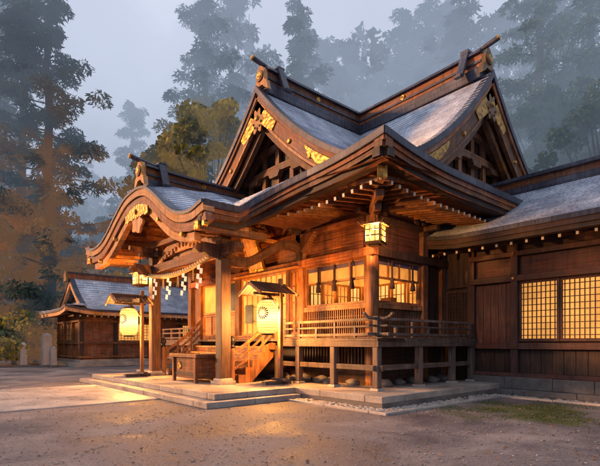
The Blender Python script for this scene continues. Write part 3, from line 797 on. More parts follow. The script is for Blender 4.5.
# entrance: lit shoji doors
def panel_grid(x0, x1, y, z0, z1, nx, nz, paper, wood_, name, bar=.03, par=hall, axis='f', depth=.05):
    fr = MB()
    def bx(a0, a1, d0, d1, c0, c1):
        if axis == 'f': fr.box(a0, a1, y-d1, y-d0, c0, c1)
        else: fr.box(y+d0, y+d1, a0, a1, c0, c1)
    bx(x0, x0+.07, 0, depth, z0, z1); bx(x1-.07, x1, 0, depth, z0, z1); bx(x0+.07, x1-.07, 0, depth, z0, z0+.08); bx(x0+.07, x1-.07, 0, depth, z1-.07, z1)
    for i in range(1, nx): a = x0+(x1-x0)*i/nx; bx(a-bar/2, a+bar/2, .004, depth-.012, z0+.08, z1-.07)
    for j in range(1, nz): z = z0+(z1-z0)*j/nz; bx(x0+.07, x1-.07, .008, depth-.018, z-bar/2, z+bar/2)
    f = obj(name, fr, wood_, par)
    mb = MB(); (mb.box(x0+.05, x1-.05, y+.002, y+.01, z0+.05, z1-.04) if axis == 'f' else mb.box(y-.01, y-.002, x0+.05, x1-.05, z0+.05, z1-.04))
    obj('pane', mb, paper, f); return f
for k in range(2):
    x0 = -9.1+1.42*k; panel_grid(x0, x0+1.40, FY+.02, FL+.17, 3.40, 4, 3, M['shoji_bright'], M['wood_gold'], 'shoji_door')
panel_grid(-9.1, -6.26, FY+.01, 3.42, 3.98, 9, 1, M['shoji_bright'], M['wood_gold'], 'transom_window', bar=.04)
panel_grid(-6.12, -5.60, FY+.02, FL+.17, 3.98, 2, 4, M['wood_gold'], M['wood'], 'side_panel', bar=.05)
for k in range(2):
    x0 = -12.15+1.40*k
    panel_grid(x0, x0+1.38, FY+.02, FL+.17, 2.7, 2, 1, M['wood_gold'], M['wood_gold'], 'door_panel', bar=.05)
    panel_grid(x0, x0+1.38, FY+.02, 2.72, 3.98, 1, 1, M['picture'] if k else M['interior'], M['wood_gold'], 'door_panel', bar=.05)
# dark small wicket picture boards in the entrance
bxo('notice_board', M['picture'], hall, -8.75, -8.25, FY-.09, FY-.055, 2.25, 2.95)
# lit room inside
room = obj('interior_wall', MB().box(-13.1, -2.7, 5.4, 5.45, FL, 4.3).box(-5.6, -5.55, 2.7, 5.4, FL, 4.3), M['interior'], hall)
obj('interior_floor', MB().box(-13.1, -2.6, 2.6, 5.4, FL-.05, FL), M['wood_gold'], room)
obj('interior_ceiling', MB().box(-13.1, -2.6, 2.6, 5.4, 4.3, 4.36), M['wood_gold'], room)
for k in range(4):
    panel_grid(-5.4+.68*k, -4.78+.68*k, 5.38, 1.9, 3.6, 3, 4, M['interior_hot'] if k in (1, 2) else M['interior'], M['wood_gold'], 'interior_screen', par=room, bar=.025)
    panel_grid(2.8+.66*k, 3.42+.66*k, -5.53, 1.9, 3.6, 3, 4, M['interior_hot'] if k in (0, 3) else M['interior'], M['wood_gold'], 'interior_screen', par=room, axis='r', bar=.025)
mb = MB().box(-4.9, -4.0, 4.3, 4.7, FL, 2.75).box(-3.8, -3.4, 4.5, 4.8, FL, 3.0).box(-5.0, -3.3, 4.2, 4.9, 2.2, 2.26)
obj('interior_cabinet', mb, M['wood_gold'], room)
bxo('porch_inner_beam', M['wood_gold'], hall, -9.25, -5.46, FY-.30, FY-.02, 3.985, 4.05)

# hanging plaque
pq = empty('name_plaque', (-7.6, 1.9, 4.5), 'tilted pale wooden plaque with gilt frame hung high over the entrance', 'plaque')
ax = Vector((1, 0, 0)); az = Vector((0, -.34, .94)).normalized(); ay = az.cross(ax)
mb = MB(); mb.frame_box(Vector((-7.6, 1.95, 4.72)), ax, ay, az, .34, .035, .58)
obj('board', mb, M['wood_gold'], pq, .01)
mb = MB()
for sx in (-1, 1): mb.frame_box(Vector((-7.6+sx*.38, 1.95, 4.72)), ax, ay, az, .05, .06, .66)
for sz in (-1, 1): mb.frame_box(Vector((-7.6, 1.95, 4.72))+az*sz*.62, ax, ay, az, .33, .055, .05)
obj('frame', mb, M['gold'], pq, .01)
for sx in (-1, 1): obj('hanger', MB().cyl(Vector((-7.6+sx*.3, 1.95, 4.72))+az*.6, (-7.6+sx*.3, 2.35, 5.9), .012), M['iron'], pq)

# ------------------------------------------------------------------ veranda
ver = obj('veranda_floor', MB().box(-13.9, -1.3, 1.3, FY, 1.56, FL).box(-2.4, -1.3, FY, 6.05, 1.56, FL-.001), M['wood_grey'], hall, .006)
mb = MB()
x = -13.9
while x < -1.32: mb.box(x+.004, x+.216, 1.28, FY-.1, FL+.001, FL+.022); x += .22
y = FY
while y < 5.95: mb.box(-2.32, -1.28, y+.004, y+.216, FL+.001, FL+.022); y += .22
obj('floor_boards', mb, M['wood_grey'], ver)
bxo('edge_beam', M['wood_grey'], ver, -5.35, -1.28, 1.30, 1.46, 1.40, 1.555); bxo('edge_beam', M['wood_grey'], ver, -1.46, -1.282, 1.462, 6.05, 1.402, 1.557)
bxo('edge_beam', M['wood_grey'], ver, -13.9, -10.45, 1.30, 1.46, 1.40, 1.555)
PF_X = [-1.40, -2.92, -4.40, -5.42, -10.45, -11.9, -13.5]; PF_Y = [3.18, 4.86, 5.98]
for x in PF_X:
    column(x, 1.40, .36, 1.42, .085, True, ver, M['wood_grey'], name='post'); obj('post_base', MB().box(x-.14, x+.14, 1.26, 1.54, .3, .365, taper=.85), M['stone'], ver, .01)
for y in PF_Y:
    column(-1.40, y, .36, 1.42, .085, True, ver, M['wood_grey'], name='post'); obj('post_base', MB().box(-1.54, -1.26, y-.14, y+.14, .3, .365, taper=.85), M['stone'], ver, .01)
bxo('tie_rail', M['wood_grey'], ver, -5.42, -1.2, 1.36, 1.44, .80, .94); bxo('tie_rail', M['wood_grey'], ver, -1.44, -1.36, 1.2, 5.98, .803, .937)
bxo('tie_rail', M['wood_grey'], ver, -13.5, -10.45, 1.36, 1.44, .80, .94)
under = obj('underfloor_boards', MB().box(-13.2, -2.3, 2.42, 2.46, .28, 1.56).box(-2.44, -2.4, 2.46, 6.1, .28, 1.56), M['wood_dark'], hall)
mb = MB(); x = -5.4
while x < -2.4: mb.box(x, x+.05, 2.37, 2.41, .75, 1.5); x += .13
obj('vent_lattice', mb, M['wood_dark'], under)
def boulder(c, r, seed, squash=.7):
    mb = MB(); n, m = 12, 8; V = []
    for j in range(m+1):
        for i in range(n):
            th = math.pi*j/m; ph = 2*math.pi*i/n; d = Vector((math.sin(th)*math.cos(ph), math.sin(th)*math.sin(ph), math.cos(th)))
            k = 1+.35*noise.noise(d*1.3+Vector((seed*3.1, seed, 0))); V.append(Vector(c)+Vector((d.x*r*k*1.2, d.y*r*k, d.z*r*k*squash)))
    F = [(j*n+i, j*n+(i+1) % n, (j+1)*n+(i+1) % n, (j+1)*n+i) for j in range(m) for i in range(n)]
    mb.indexed(V, F, 0, True); return mb
for k in range(9):
    o_ = obj('foundation_boulder', boulder((-2.9-.62*k+random.uniform(-.1, .1), 2.0+random.uniform(-.15, .1), .36), random.uniform(.14, .26), k), M['stone_dark'], hall)
for k in range(5):
    obj('foundation_boulder', boulder((-2.0+random.uniform(-.1, .1), 2.4+.75*k, .36), random.uniform(.14, .24), k+20), M['stone_dark'], hall)

# railing
rail = obj('railing', MB().box(-1.47, -1.31, 1.31, 1.47, FL+.02, 2.18), M['wood_grey'], ver, .015)
def curved_rail(path, r, name='rail'):
    mb = MB()
    for a, b in zip(path[:-1], path[1:]): mb.beam(a, b, r*2, r*2)
    return obj(name, mb, M['wood_grey'], rail, .012)
X1, Y1 = -1.39, 1.39
curved_rail([(-5.42, Y1, 2.11), (-1.12, Y1, 2.11), (-1.02, Y1, 2.135), (-.94, Y1, 2.185), (-.89, Y1, 2.24)], .038)
curved_rail([(X1, 6.02, 2.115), (X1, 1.12, 2.115), (X1, 1.02, 2.14), (X1, .94, 2.19), (X1, .89, 2.245)], .036)
curved_rail([(-5.42, Y1, 1.93), (-1.05, Y1, 1.93)], .028); curved_rail([(X1, 6.02, 1.932), (X1, 1.05, 1.932)], .026)
curved_rail([(-5.42, Y1, 1.72), (-1.0, Y1, 1.72)], .040); curved_rail([(X1, 6.02, 1.722), (X1, 1.0, 1.722)], .038)
for z in (2.11, 1.93, 1.72): curved_rail([(-13.9, Y1, z), (-10.4, Y1, z)], .034)
for i in range(1, 6):
    x = X1-.74*i
    if x > -5.3: obj('baluster', MB().box(x-.035, x+.035, Y1-.035, Y1+.035, FL+.02, 2.08 if i % 2 == 0 else 1.92), M['wood_grey'], rail, .006)
for i in range(1, 7):
    y = Y1+.74*i; obj('baluster', MB().box(X1-.035, X1+.035, y-.035, y+.035, FL+.02, 2.08 if i % 2 == 0 else 1.92), M['wood_grey'], rail, .006)
for x in (-10.6, -11.4, -12.2, -13.0, -13.8): obj('baluster', MB().box(x-.035, x+.035, Y1-.035, Y1+.035, FL+.02, 2.08), M['wood_grey'], rail, .006)
for (x, y) in ((-5.42, Y1), (-10.4, Y1)):
    obj('newel_post', MB().box(x-.075, x+.075, y-.075, y+.075, FL+.02, 2.25), M['wood'], rail, .01)
# stair
stair = obj('stair', MB().box(-5.5, -5.42, 1.1, 1.3, 1.3, 1.5), M['wood'], hall)
n = 5
for i in range(n):
    z = .3+(i+1)*(FL-.3)/(n+1); y = .05+i*.25
    obj('step', MB().box(-10.2, -5.62, y, y+.30, z-.06, z), M['wood_gold'], stair, .008)
    obj('riser', MB().box(-10.18, -5.64, y+.03, y+.055, z-.06-(FL-.3)/(n+1)+.002, z-.062), M['wood'], stair)
for x in (-5.56, -10.26):
    mb = MB()
    P = [(-.05, .3), (.15, .3)]
    prev = []
    for i in range(n): z = .3+(i+1)*(FL-.3)/(n+1); y = -.02+i*.25; prev += [(y, z-(FL-.3)/(n+1)+.02), (y, z+.03)]
    P = prev+[(1.29, FL-.1), (1.29, FL-.55), (.45, .3), (-.02, .3)]
    obj('stringer', MB().prism(P, lambda a, b, t, x=x: (x+t, a, b), -.05, .05), M['wood'], stair, .008)
    # handrails rising from the lower newel to the veranda, gently curved
    for dz, r in ((.86, .045), (.60, .032), (.36, .032)):
        path = []
        for q in range(9):
            f = q/8; path.append((x, -.18+1.55*f, .34+dz+(FL-.42)*f+.10*math.sin(f*math.pi)*-1))
        mb = MB()
        for a, b in zip(path[:-1], path[1:]): mb.beam(a, b, r*2, r*2)
        obj('handrail', mb, M['wood'], stair, .01)
    for q in (.35, .7):
        yb = -.18+1.55*q; zb = .34+(FL-.42)*q; obj('baluster', MB().box(x-.03, x+.03, yb-.03, yb+.03, zb-.05, zb+.84), M['wood'], stair, .006)
    nw = obj('newel_post', MB().cyl((x, -.22, .3), (x, -.22, 1.36), .085, .08, 16), M['wood'], stair)
    obj('newel_cap', MB().lathe((x, -.22, 1.36), [(.0, 0), (.095, 0), (.095, .05), (.06, .07), (.06, .10), (.10, .16), (.095, .24), (.05, .31), (0, .36)], 16), M['iron'], nw)

# ------------------------------------------------------------------ porch posts and beams
PPX = (-5.6, -10.4); PPY = -.5
porchp = obj('porch_frame', MB().box(-10.9, -5.1, PPY-.13, PPY+.13, 4.05, 4.36), M['wood_red'], hall, .02)
for x in PPX:
    c = column(x, PPY, .46, 4.55, .165, True, hall, M['wood_post'], name='porch_post')
    obj('post_base', MB().box(x-.27, x+.27, PPY-.27, PPY+.27, .30, .40).box(x-.22, x+.22, PPY-.22, PPY+.22, .40, .475, taper=.9), M['stone'], c, .015)
    bracket(x, PPY, 4.50, 'x', hall); 
    obj('bracket_arm', MB().prism([(-.95, 4.98), (-.95, 4.84), (-.55, 4.72), (.55, 4.72), (.95, 4.84), (.95, 4.98)], lambda a, b, t, x=x: (x+t, PPY+a, b), -.09, .09), M['wood'], hall, .015)
    # carved beam nose past the post
    sg = 1 if x > -8 else -1
    P = [(0, 4.36), (.5, 4.38), (.72, 4.30), (.80, 4.16), (.66, 4.05), (.50, 4.10), (.36, 4.0), (.12, 3.96), (0, 4.05)]
    obj('beam_nose', MB().prism([(x+sg*(.16+a), b) for a, b in P], lambda a, b, t: (a, PPY+t, b), -.10, .10), M['wood'], hall, .02)
    P2 = [(PPY-.16-a, b-.02) for a, b in P]
    obj('beam_nose', MB().prism(P2, lambda a, b, t, x=x: (x+t, a, b), -.09, .09), M['wood'], hall, .02)
bxo('porch_purlin', M['wood'], hall, -11.1, -5.0, PPY-.1, PPY+.1, 4.99, 5.17, bevel=.015)
# carved frog-leg strut between beam and purlin
P = []
for i in range(25):
    a = -1+2*i/24; P.append((-8+a*2.05, 4.37+.52*(1-abs(a)**1.7)))
for i in range(24, -1, -1):
    a = -1+2*i/24; P.append((-8+a*1.75, 4.37+.22*max(0, (1-abs(a)**2.2))))
fl = obj('frog_leg_strut', MB().prism(P, lambda a, b, t: (a, PPY+t, b), -.08, .05), M['wood_gold'], hall, .015)
obj('carved_panel', MB().prism([(-10.1, 4.365), (-5.9, 4.365), (-5.95, 4.75), (-6.6, 4.985), (-9.4, 4.985), (-10.05, 4.75)], lambda a, b, t: (a, PPY+t, b), .06, .09), M['wood_gold'], hall)
random.seed(3)
for k in range(13):
    a = -1+2*k/12; c = (-8+a*1.5, PPY-.08, 4.44+.30*(1-a*a)+random.uniform(-.05, .05)); r_ = random.uniform(.07, .13)
    obj('carved_scroll', MB().lathe((0, 0, 0), [(0, 0), (r_, .0), (r_*.9, .05), (r_*.5, .08), (r_*.45, .04), (0, .06)], 12), M['wood_gold'], fl)
    ob = fl.children[-1]; ob.rotation_euler = (R(90), 0, 0); ob.location = Vector(c)-ORG[fl.name]
# fix vertices baked relative to the hall origin
for ob in fl.children:
    for v in ob.data.vertices: v.co += ORG[fl.name]
# curved ebi beams from the porch posts back to the wall
def ebi(x0, x1, name='curved_beam'):
    pts = []
    for i in range(25):
        f = i/24
        z = 3.95+.62*sm((f-.15)/.75)+.16*math.sin(f*math.pi*2)*-1*(.6)+.10*math.sin(f*math.pi)
        pts.append(Vector((x0+(x1-x0)*sm(f), PPY+.12+(FY-PPY-.2)*f, z)))
    mb = MB(); mb.sweep(pts, [(-.10, -.15), (.10, -.15), (.12, 0), (.10, .15), (-.10, .15), (-.12, 0)], 0, smooth=False)
    return obj(name, mb, M['wood'], hall, .015)
ebi(-5.6, -5.46); ebi(-10.4, -12.3)
bxo('short_column', M['wood_dark'], hall, -5.58, -5.34, FY-.24, FY-.02, 4.22, 5.4, bevel=.012)

# ------------------------------------------------------------------ shimenawa
sh = empty('sacred_rope', (-8, PPY-.25, 4.0), 'twisted straw rope with four white zigzag paper streamers strung between the porch posts', 'rope')
def rope_pt(f):
    x = -10.3+4.6*f; return Vector((x, PPY-.26, 3.96+.12*f-.27*math.sin(f*math.pi)*(1-.3*f)))
mb = MB(); n = 90
for k in range(3):
    V = []; U = []
    for i in range(n+1):
        f = i/n; c = rope_pt(f); th = f*60+k*2.094; rr = .034+.012*math.sin(f*math.pi); c = c+Vector((0, math.cos(th)*rr, math.sin(th)*rr))
        for j in range(8):
            t = 2*math.pi*j/7; V.append(c+Vector((0, math.cos(t)*rr*1.05, math.sin(t)*rr*1.05))); U.append((f*5, t))
    mb.indexed(V, [(i*8+j, i*8+j+1, (i+1)*8+j+1, (i+1)*8+j) for i in range(n) for j in range(7)], 0, True, U)
obj('rope', mb, M['rope'], sh)
for f in (.14, .38, .62, .84):
    c = rope_pt(f)-Vector((0, .03, .05)); mb = MB(); w = .17
    for k in range(5):
        dx = (.09 if k % 2 else -.09); yy = c.y-.012*k
        mb.face([(c.x+dx-w/2, yy, c.z-k*.145), (c.x+dx+w/2, yy, c.z-k*.145-.04), (c.x+dx+w/2, yy-.02, c.z-k*.145-.20), (c.x+dx-w/2, yy-.02, c.z-k*.145-.16)])
    obj('paper_streamer', mb, M['paper'], sh)
for f in (.26, .5, .73):
    c = rope_pt(f); mb = MB()
    for k in range(9): a = random.uniform(-.05, .05); mb.cyl(c+Vector((a*.3, 0, -.02)), c+Vector((a, a*.5, -.38-random.random()*.08)), .008, .004, 5)
    obj('straw_tassel', mb, M['rope'], sh)

# ------------------------------------------------------------------ lanterns
def paper_lantern_profile(r, h):
    return [(r*.55, -h/2), (r*.82, -h/2+.06), (r*.97, -h/2+.16), (r, -h*.22), (r, h*.22), (r*.97, h/2-.16), (r*.82, h/2-.06), (r*.55, h/2)]
def stand(x, y, label, name='lantern_stand', power=90):
    t = empty(name, (x, y, .3), label, 'lantern', 'paper lanterns on roofed wooden stands')
    B = Vector((x, y, .3))
    obj('base', MB().box(x-.10, x+.10, y-.62, y+.34, .30, .40).box(x-.34, x+.34, y-.09, y+.09, .40, .47), M['wood_grey'], t, .012)
    obj('pole', MB().box(x-.055, x+.055, y-.055, y+.055, .40, 3.38), M['wood'], t, .008)
    obj('arm', MB().box(x-.035, x+.035, y-.95, y+.12, 2.86, 2.94), M['wood_dark'], t, .006)
    obj('brace', MB().beam((x, y-.03, 2.45), (x, y-.42, 2.87), .05, .06), M['wood_dark'], t)
    # little gabled roof, ridge along the arm
    ly = y-.45
    rf = obj('roof', MB().beam((x, ly-.62, 3.20), (x, ly+.62, 3.20), .07, .07), M['wood_dark'], t, .01)
    for sg in (-1, 1):
        mb = MB()
        for k in range(5):
            y0 = ly-.60+.24*k
            A = Vector((x, y0+.115, 3.19)); Bq = Vector((x+sg*.50, y0+.115, 2.90)); d = (Bq-A).normalized(); nrm = Vector((-d.z*sg, 0, d.x*sg))*1
            mb.frame_box((A+Bq)/2+Vector((0, 0, random.uniform(0, .01))), Vector((0, 1, 0)), d.cross(Vector((0, 1, 0))), d, .113, .016, (Bq-A).length/2)
        obj('roof_boards', mb, M['wood_dark'], rf, .005)
        for yy in (ly-.66, ly+.66):
            obj('roof_verge', MB().beam((x+sg*.02, yy, 3.17), (x+sg*.54, yy, 2.86), .04, .08), M['wood'], rf)
    c = Vector((x, ly-.02, 2.25)); r_, h_ = .305, .98
    lm = obj('paper_lantern', MB().lathe(c, paper_lantern_profile(r_, h_), 28), M['lantern'], t)
    mb = MB()
    for k in range(11):
        zz = -h_/2+.10+(h_-.2)*k/10; rr = r_*(1.0 if abs(zz) < h_*.28 else .985-.9*((abs(zz)-h_*.28)**1.6))
        mb.lathe(c, [(rr+.002, zz-.004), (rr+.007, zz), (rr+.002, zz+.004)], 28)
    obj('lantern_ribs', mb, M['wood_gold'], lm)
    for sgn in (-1, 1): obj('lantern_cap', MB().lathe(c+Vector((0, 0, sgn*h_/2)), [(0, -.035), (r_*.58, -.035), (r_*.58, .035), (0, .035)], 20), M['iron'], lm)
    obj('hook', MB().cyl((c.x, c.y, c.z+h_/2), (c.x, c.y, 2.87), .012), M['iron'], lm)
    # round petal crest, turned to the court
    mb = MB(); ang0 = R(-66)
    for k in range(16):
        a = 2*math.pi*k/16
        for (ra, rb, wd) in ((.085, .165, .050),):
            pts = []
            for (rr, ww) in ((ra, -.35), (rb, -1), (rb+.018, 0), (rb, 1), (ra, .35)):
                px_ = rr*math.cos(a)-ww*wd*.42*math.sin(a); pz_ = rr*math.sin(a)+ww*wd*.42*math.cos(a)
                th = ang0+px_/r_; pts.append((c.x+(r_+.010)*math.cos(th), c.y+(r_+.010)*math.sin(th), c.z+.10+pz_))
            mb.face(pts)
    obj('crest', mb, M['crest'], lm)
    ld = bpy.data.lights.new('lantern_lamp', 'POINT'); ld.energy = power; ld.color = (1, .50, .16); ld.shadow_soft_size = .10
    lo = bpy.data.objects.new('lamp', ld); link(lo, lm); lo.location = c-ORG[t.name]
    return t
stand(-4.5, .77, 'roofed stand with glowing paper lantern at the right side of the stair', power=6800)
stand(-10.25, -1.05, 'roofed stand with glowing paper lantern beside the left porch post', power=6800)

def hanging(x, y, z, top, s, label, power, rot=0):
    t = empty('hanging_lantern', (x, y, z), label, 'lantern', 'square bronze lanterns hung from the eaves')
    Rm = Matrix.Rotation(rot, 3, 'Z'); ax = Rm @ Vector((1, 0, 0)); ay = Rm @ Vector((0, 1, 0)); azz = Vector((0, 0, 1)); C = Vector((x, y, z))
    def bx(mb, cx, cy, cz, hx, hy, hz, tp=1): mb.frame_box(C+ax*cx+ay*cy+azz*cz, ax, ay, azz, hx, hy, hz, 0, tp)
    mb = MB(); bx(mb, 0, 0, 0, s*.42, s*.42, s*.44); obj('glass', mb, M['lantern_small'], t)
    mb = MB()
    for i in (-1, 1):
        for j in (-1, 1): bx(mb, i*s*.46, j*s*.46, 0, .02, .02, s*.5)
        for zz in (-.5, -.12, .22, .5):
            bx(mb, i*s*.46, 0, zz*s, .012, s*.46, .014); bx(mb, 0, i*s*.46, zz*s, s*.46, .012, .014)
        for q in (-.16, .16): bx(mb, i*s*.455, q*s, 0, .009, .009, s*.5); bx(mb, q*s, i*s*.455, 0, .009, .009, s*.5)
    obj('frame', mb, M['bronze'], t)
    mb = MB(); bx(mb, 0, 0, s*.62, s*.68, s*.68, s*.10, .35); bx(mb, 0, 0, s*.525, s*.72, s*.72, .012); obj('cap', mb, M['bronze'], t)
    for i in (-1, 1):
        for j in (-1, 1):
            p = C+ax*i*s*.66+ay*j*s*.66+azz*s*.55; obj('cap_curl', MB().cyl(p, p+ax*i*.06+ay*j*.06+azz*.07, .018, .008, 6), M['bronze'], t)
    mb = MB(); bx(mb, 0, 0, -s*.56, s*.52, s*.52, .03, 1.1); bx(mb, 0, 0, -s*.64, s*.3, s*.3, .03); obj('base', mb, M['bronze'], t)
    obj('chain', MB().cyl(C+azz*s*.7, (x, y, top), .014, .014, 6), M['iron'], t)
    ld = bpy.data.lights.new('lamp', 'POINT'); ld.energy = power; ld.color = (1, .52, .18); ld.shadow_soft_size = .05
    lo = bpy.data.objects.new('lamp', ld); link(lo, t); lo.location = (0, 0, 0)
hanging(-1.80, 1.80, 4.36, 5.2, .44, 'glowing square lantern hung under the big roof corner above the veranda', 2200, R(20))
hanging(-11.15, -.75, 3.92, 4.9, .40, 'small glowing square lantern hung at the far left of the porch', 2200, R(10))

# ------------------------------------------------------------------ offering box
ob = empty('offering_box', (-7.0, -.6, .3), 'heavy wooden offering box with slatted top standing before the stair', 'offering box')
x0, x1, y0, y1 = -7.75, -6.2, -1.0, -.15
obj('body', MB().box(x0, x1, y0, y1, .43, 1.05), M['wood'], ob, .012)
for x in (x0+.06, x1-.06):
    for y in (y0-.03, y1+.03): obj('leg', MB().box(x-.05, x+.05, y-.05, y+.05, .30, 1.06), M['wood'], ob, .01)
mb = MB().box(x0-.12, x1+.12, y0-.12, y0-.02, 1.062, 1.17).box(x0-.12, x1+.12, y1+.02, y1+.12, 1.062, 1.17).box(x0-.12, x0, y0-.02, y1+.02, 1.063, 1.169).box(x1, x1+.12, y0-.02, y1+.02, 1.063, 1.169)
obj('rim', mb, M['wood'], ob, .01)
for k in range(8): yy = y0+.03+.11*k; obj('slat', MB().beam((x0, yy, 1.10), (x1, yy, 1.10), .05, .07, up=(0, .7, .7)), M['wood'], ob)
obj('crest', MB().cyl(((x0+x1)/2-.36, y0-.002, .80), ((x0+x1)/2-.36, y0-.04, .80), .13, .11, 20), M['gold'], ob)
mb = MB().box(x0+.1, x1-.1, y0-.025, y0, .52, .60); obj('skirt_board', mb, M['wood_dark'], ob)

# ------------------------------------------------------------------ platforms and steps
pl = empty('stone_platform', (-7, 0, 0), 'low grey stone platform with two long steps in front of the porch', 'platform')
def slabs(x0, x1, y0, y1, z0, z1, sx, sy, mat, name, par, gap=.006):
    mb = MB(); x = x0; k = 0
    while x < x1-.05:
        w = min(sx*random.uniform(.85, 1.15), x1-x); w = w if x1-(x+w) > .3 else x1-x
        y = y0
        while y < y1-.05:
            h = min(sy*random.uniform(.85, 1.15), y1-y); h = h if y1-(y+h) > .3 else y1-y
            mb.box(x+gap, x+w-gap, y+gap, y+h-gap, z0, z1+random.uniform(-.004, .004)); y += h
        x += w
    return obj(name, mb, mat, par, .012)
slabs(-12.6, -3.42, -2.07, .44, .15, .30, 1.3, .85, M['stone'], 'top_slabs', pl)
slabs(-13.0, -3.16, -2.42, .40, .0, .146, 1.6, 1.4, M['stone'], 'lower_step', pl)
slabs(-14.6, -.46, .44, 2.4, .14, .301, 1.6, 1.0, M['stone'], 'top_slabs', pl); slabs(-2.4, -.46, 2.4, 6.9, .14, .300, 1.0, 1.5, M['stone'], 'top_slabs', pl)
obj('platform_core', MB().box(-14.6, -.50, .50, 12, 0, .16), M['stone_dark'], pl)
obj('platform_face', MB().box(-3.4, -.47, .452, .50, .0, .139).box(-.52, -.472, .50, 6.0, 0, .139), M['stone_dark'], pl)
kerb = empty('kerb', (0, 0, 0), 'thin pale kerb stones edging the pebble strip round the platform corner', 'kerb')
slabs(-3.14, .06, -.08, .02, -.05, .05, 1.3, .1, M['pave'], 'kerb_stones', kerb); slabs(-.04, .06, .02, 5.0, -.05, .049, .1, 1.3, M['pave'], 'kerb_stones', kerb)
slabs(.06, 7, 4.9, 5.0, -.05, .05, 1.3, .1, M['pave'], 'kerb_stones', kerb)
# pebbles in the drip strip
random.seed(11); mb = MB()
def pebble(mb, x, y, r):
    n = 6; base = Vector((x, y, r*.35)); V = [base+Vector((0, 0, r*.6))]
    for j, (rr, zz) in enumerate(((.75, .35), (1, 0))):
        for i in range(n): a = 2*math.pi*i/n+random.uniform(-.2, .2); V.append(base+Vector((math.cos(a)*rr*r*random.uniform(.8, 1.2), math.sin(a)*rr*r*random.uniform(.8, 1.2), zz*r)))
    F = [(0, 1+i, 1+(i+1) % n) for i in range(n)]+[(1+i, 1+n+i, 1+n+(i+1) % n, 1+(i+1) % n) for i in range(n)]
    mb.indexed(V, F, 0, True)
for k in range(900):
    s = random.random()
    if s < .42: pebble(mb, random.uniform(-3.1, .0), random.uniform(.03, .44), random.uniform(.02, .07))
    else: pebble(mb, random.uniform(-.45, -.05), random.uniform(.0, 5.0), random.uniform(.02, .07))
for k in range(500): pebble(mb, random.uniform(-.3, 7), random.uniform(5.02, 5.4), random.uniform(.02, .06))
tag(obj('pebbles', mb, M['stone']), 'grey pebbles filling the drip strip along the platform', 'pebbles', kind='stuff')

# ------------------------------------------------------------------ side wing
wg = empty('side_wing', (3, 7, 0), 'timber side wing with lit lattice window and grey pitched roof', 'building')
WY = 6.15; WX0, WX1 = -2.4, 9.0
wl = obj('wall', MB().box(WX0, WX1, WY+.12, WY+.2, .3, 5.2), M['wood_dark'], wg)
WC = [-1.44, -.08, 2.35, 4.8, 6.5, 8.2]
for x in WC: column(x, WY, .35, 4.9, .11, True, wg, M['wood_shade'])
segs = list(zip(WC[:-1], WC[1:]))
for i, (a, b) in enumerate(segs):
    a += .11; b -= .11
    if i in (1, 2, 4): panel_grid(a, (a+b)/2+.0, WY+.03, 1.55, 3.31, 9, 10, M['lattice_lit'], M['wood_shade'], 'window', par=wg, bar=.022); panel_grid((a+b)/2+.002, b, WY+.05, 1.55, 3.31, 9, 10, M['lattice_lit'], M['wood_shade'], 'window', par=wg, bar=.022)
    else: plank_wall(a, b, 1.5, 3.30, WY+.03, 'f', .24, M['wood_shade'], 'plank_panel', True, wg)
    plank_wall(a, b, 3.5, 4.05, WY+.04, 'f', .56, M['wood_shade'], 'upper_panel', False, wg)
    plank_wall(a, b, 4.2, 4.9, WY+.04, 'f', .3, M['wood_shade'], 'upper_panel', False, wg)
    plank_wall(a, b, .62, 1.30, WY+.04, 'f', .30, M['wood_dark'], 'dado_panel', True, wg)
for z0, z1, pr in ((3.32, 3.50, .15), (4.06, 4.20, .14), (1.32, 1.50, .16), (.50, .62, .14), (4.86, 5.0, .14)):
    bxo('tie_beam', M['wood_shade'], wg, -1.5, WX1, WY-pr, WY+.02, z0, z1, bevel=.01)
# lattice door in the recess
panel_grid(-2.36, -1.56, WY+.03, 1.62, 3.2, 7, 12, M['wood_dark'], M['wood_dark'], 'lattice_door', par=wg, bar=.025)
plank_wall(-2.36, -1.56, 3.3, 4.9, WY+.04, 'f', .2, M['wood_dark'], 'upper_panel', True, wg)
for x in WC[1:]:
    for z in (3.41, 4.13, 1.41): obj('gold_boss', MB().cyl((x, WY-.15, z), (x, WY-.18, z), .045, .035, 10), M['gold'], wg)
slabs(-1.6, WX1, 5.7, 6.1, .0, .16, 1.5, .4, M['stone_dark'], 'foundation', wg); slabs(-1.5, WX1, 5.95, 6.3, .16, .50, 1.2, .35, M['stone_dark'], 'foundation', wg)
WE, WR = 5.0, 8.35
def zwing(y, x=0):
    q = (y-WE)/(WR-WE); q = 1-abs(1-q) if q > 1 else q
    return 4.72+1.98*(.74*q+.26*q*q)+.18*max(0, 1-abs(x+2.6)/1.6)**2
wr = obj('roof', MB().grid(lambda u, v: (-2.5+12.4*u, WE+.05+2*(WR-WE)*v-.1*v, zwing(WE+2*(WR-WE)*v)-.20), 10, 16), M['wood_dark'], wg)
mb = MB(); mb.courses(lambda u, v: (-2.6+12.6*u, WR+(WE-WR)*v, zwing(WR+(WE-WR)*v, -2.6+12.6*u)), 30, 26); mb.courses(lambda u, v: (-2.6+12.6*u, WR+(WR-WE)*v, zwing(WR+(WR-WE)*v)), 10, 26)
obj('roof_slope', mb, M['roof'], wr)
pth = [(-2.6+12.6*i/20, WE, zwing(WE, -2.6+12.6*i/20)) for i in range(21)]
obj('eave_edge', MB().sweep(pth, [(.03, .03), (.03, -.10), (-.1, -.10), (-.1, .03)]), M['roof_dark'], wr)
obj('eave_board', MB().sweep(pth, [(-.01, -.103), (-.01, -.24), (-.2, -.24), (-.2, -.103)]), M['wood_shade'], wr)
obj('eave_board', MB().sweep(pth, [(-.07, -.243), (-.07, -.36), (-.3, -.36), (-.3, -.243)]), M['wood_dark'], wr)
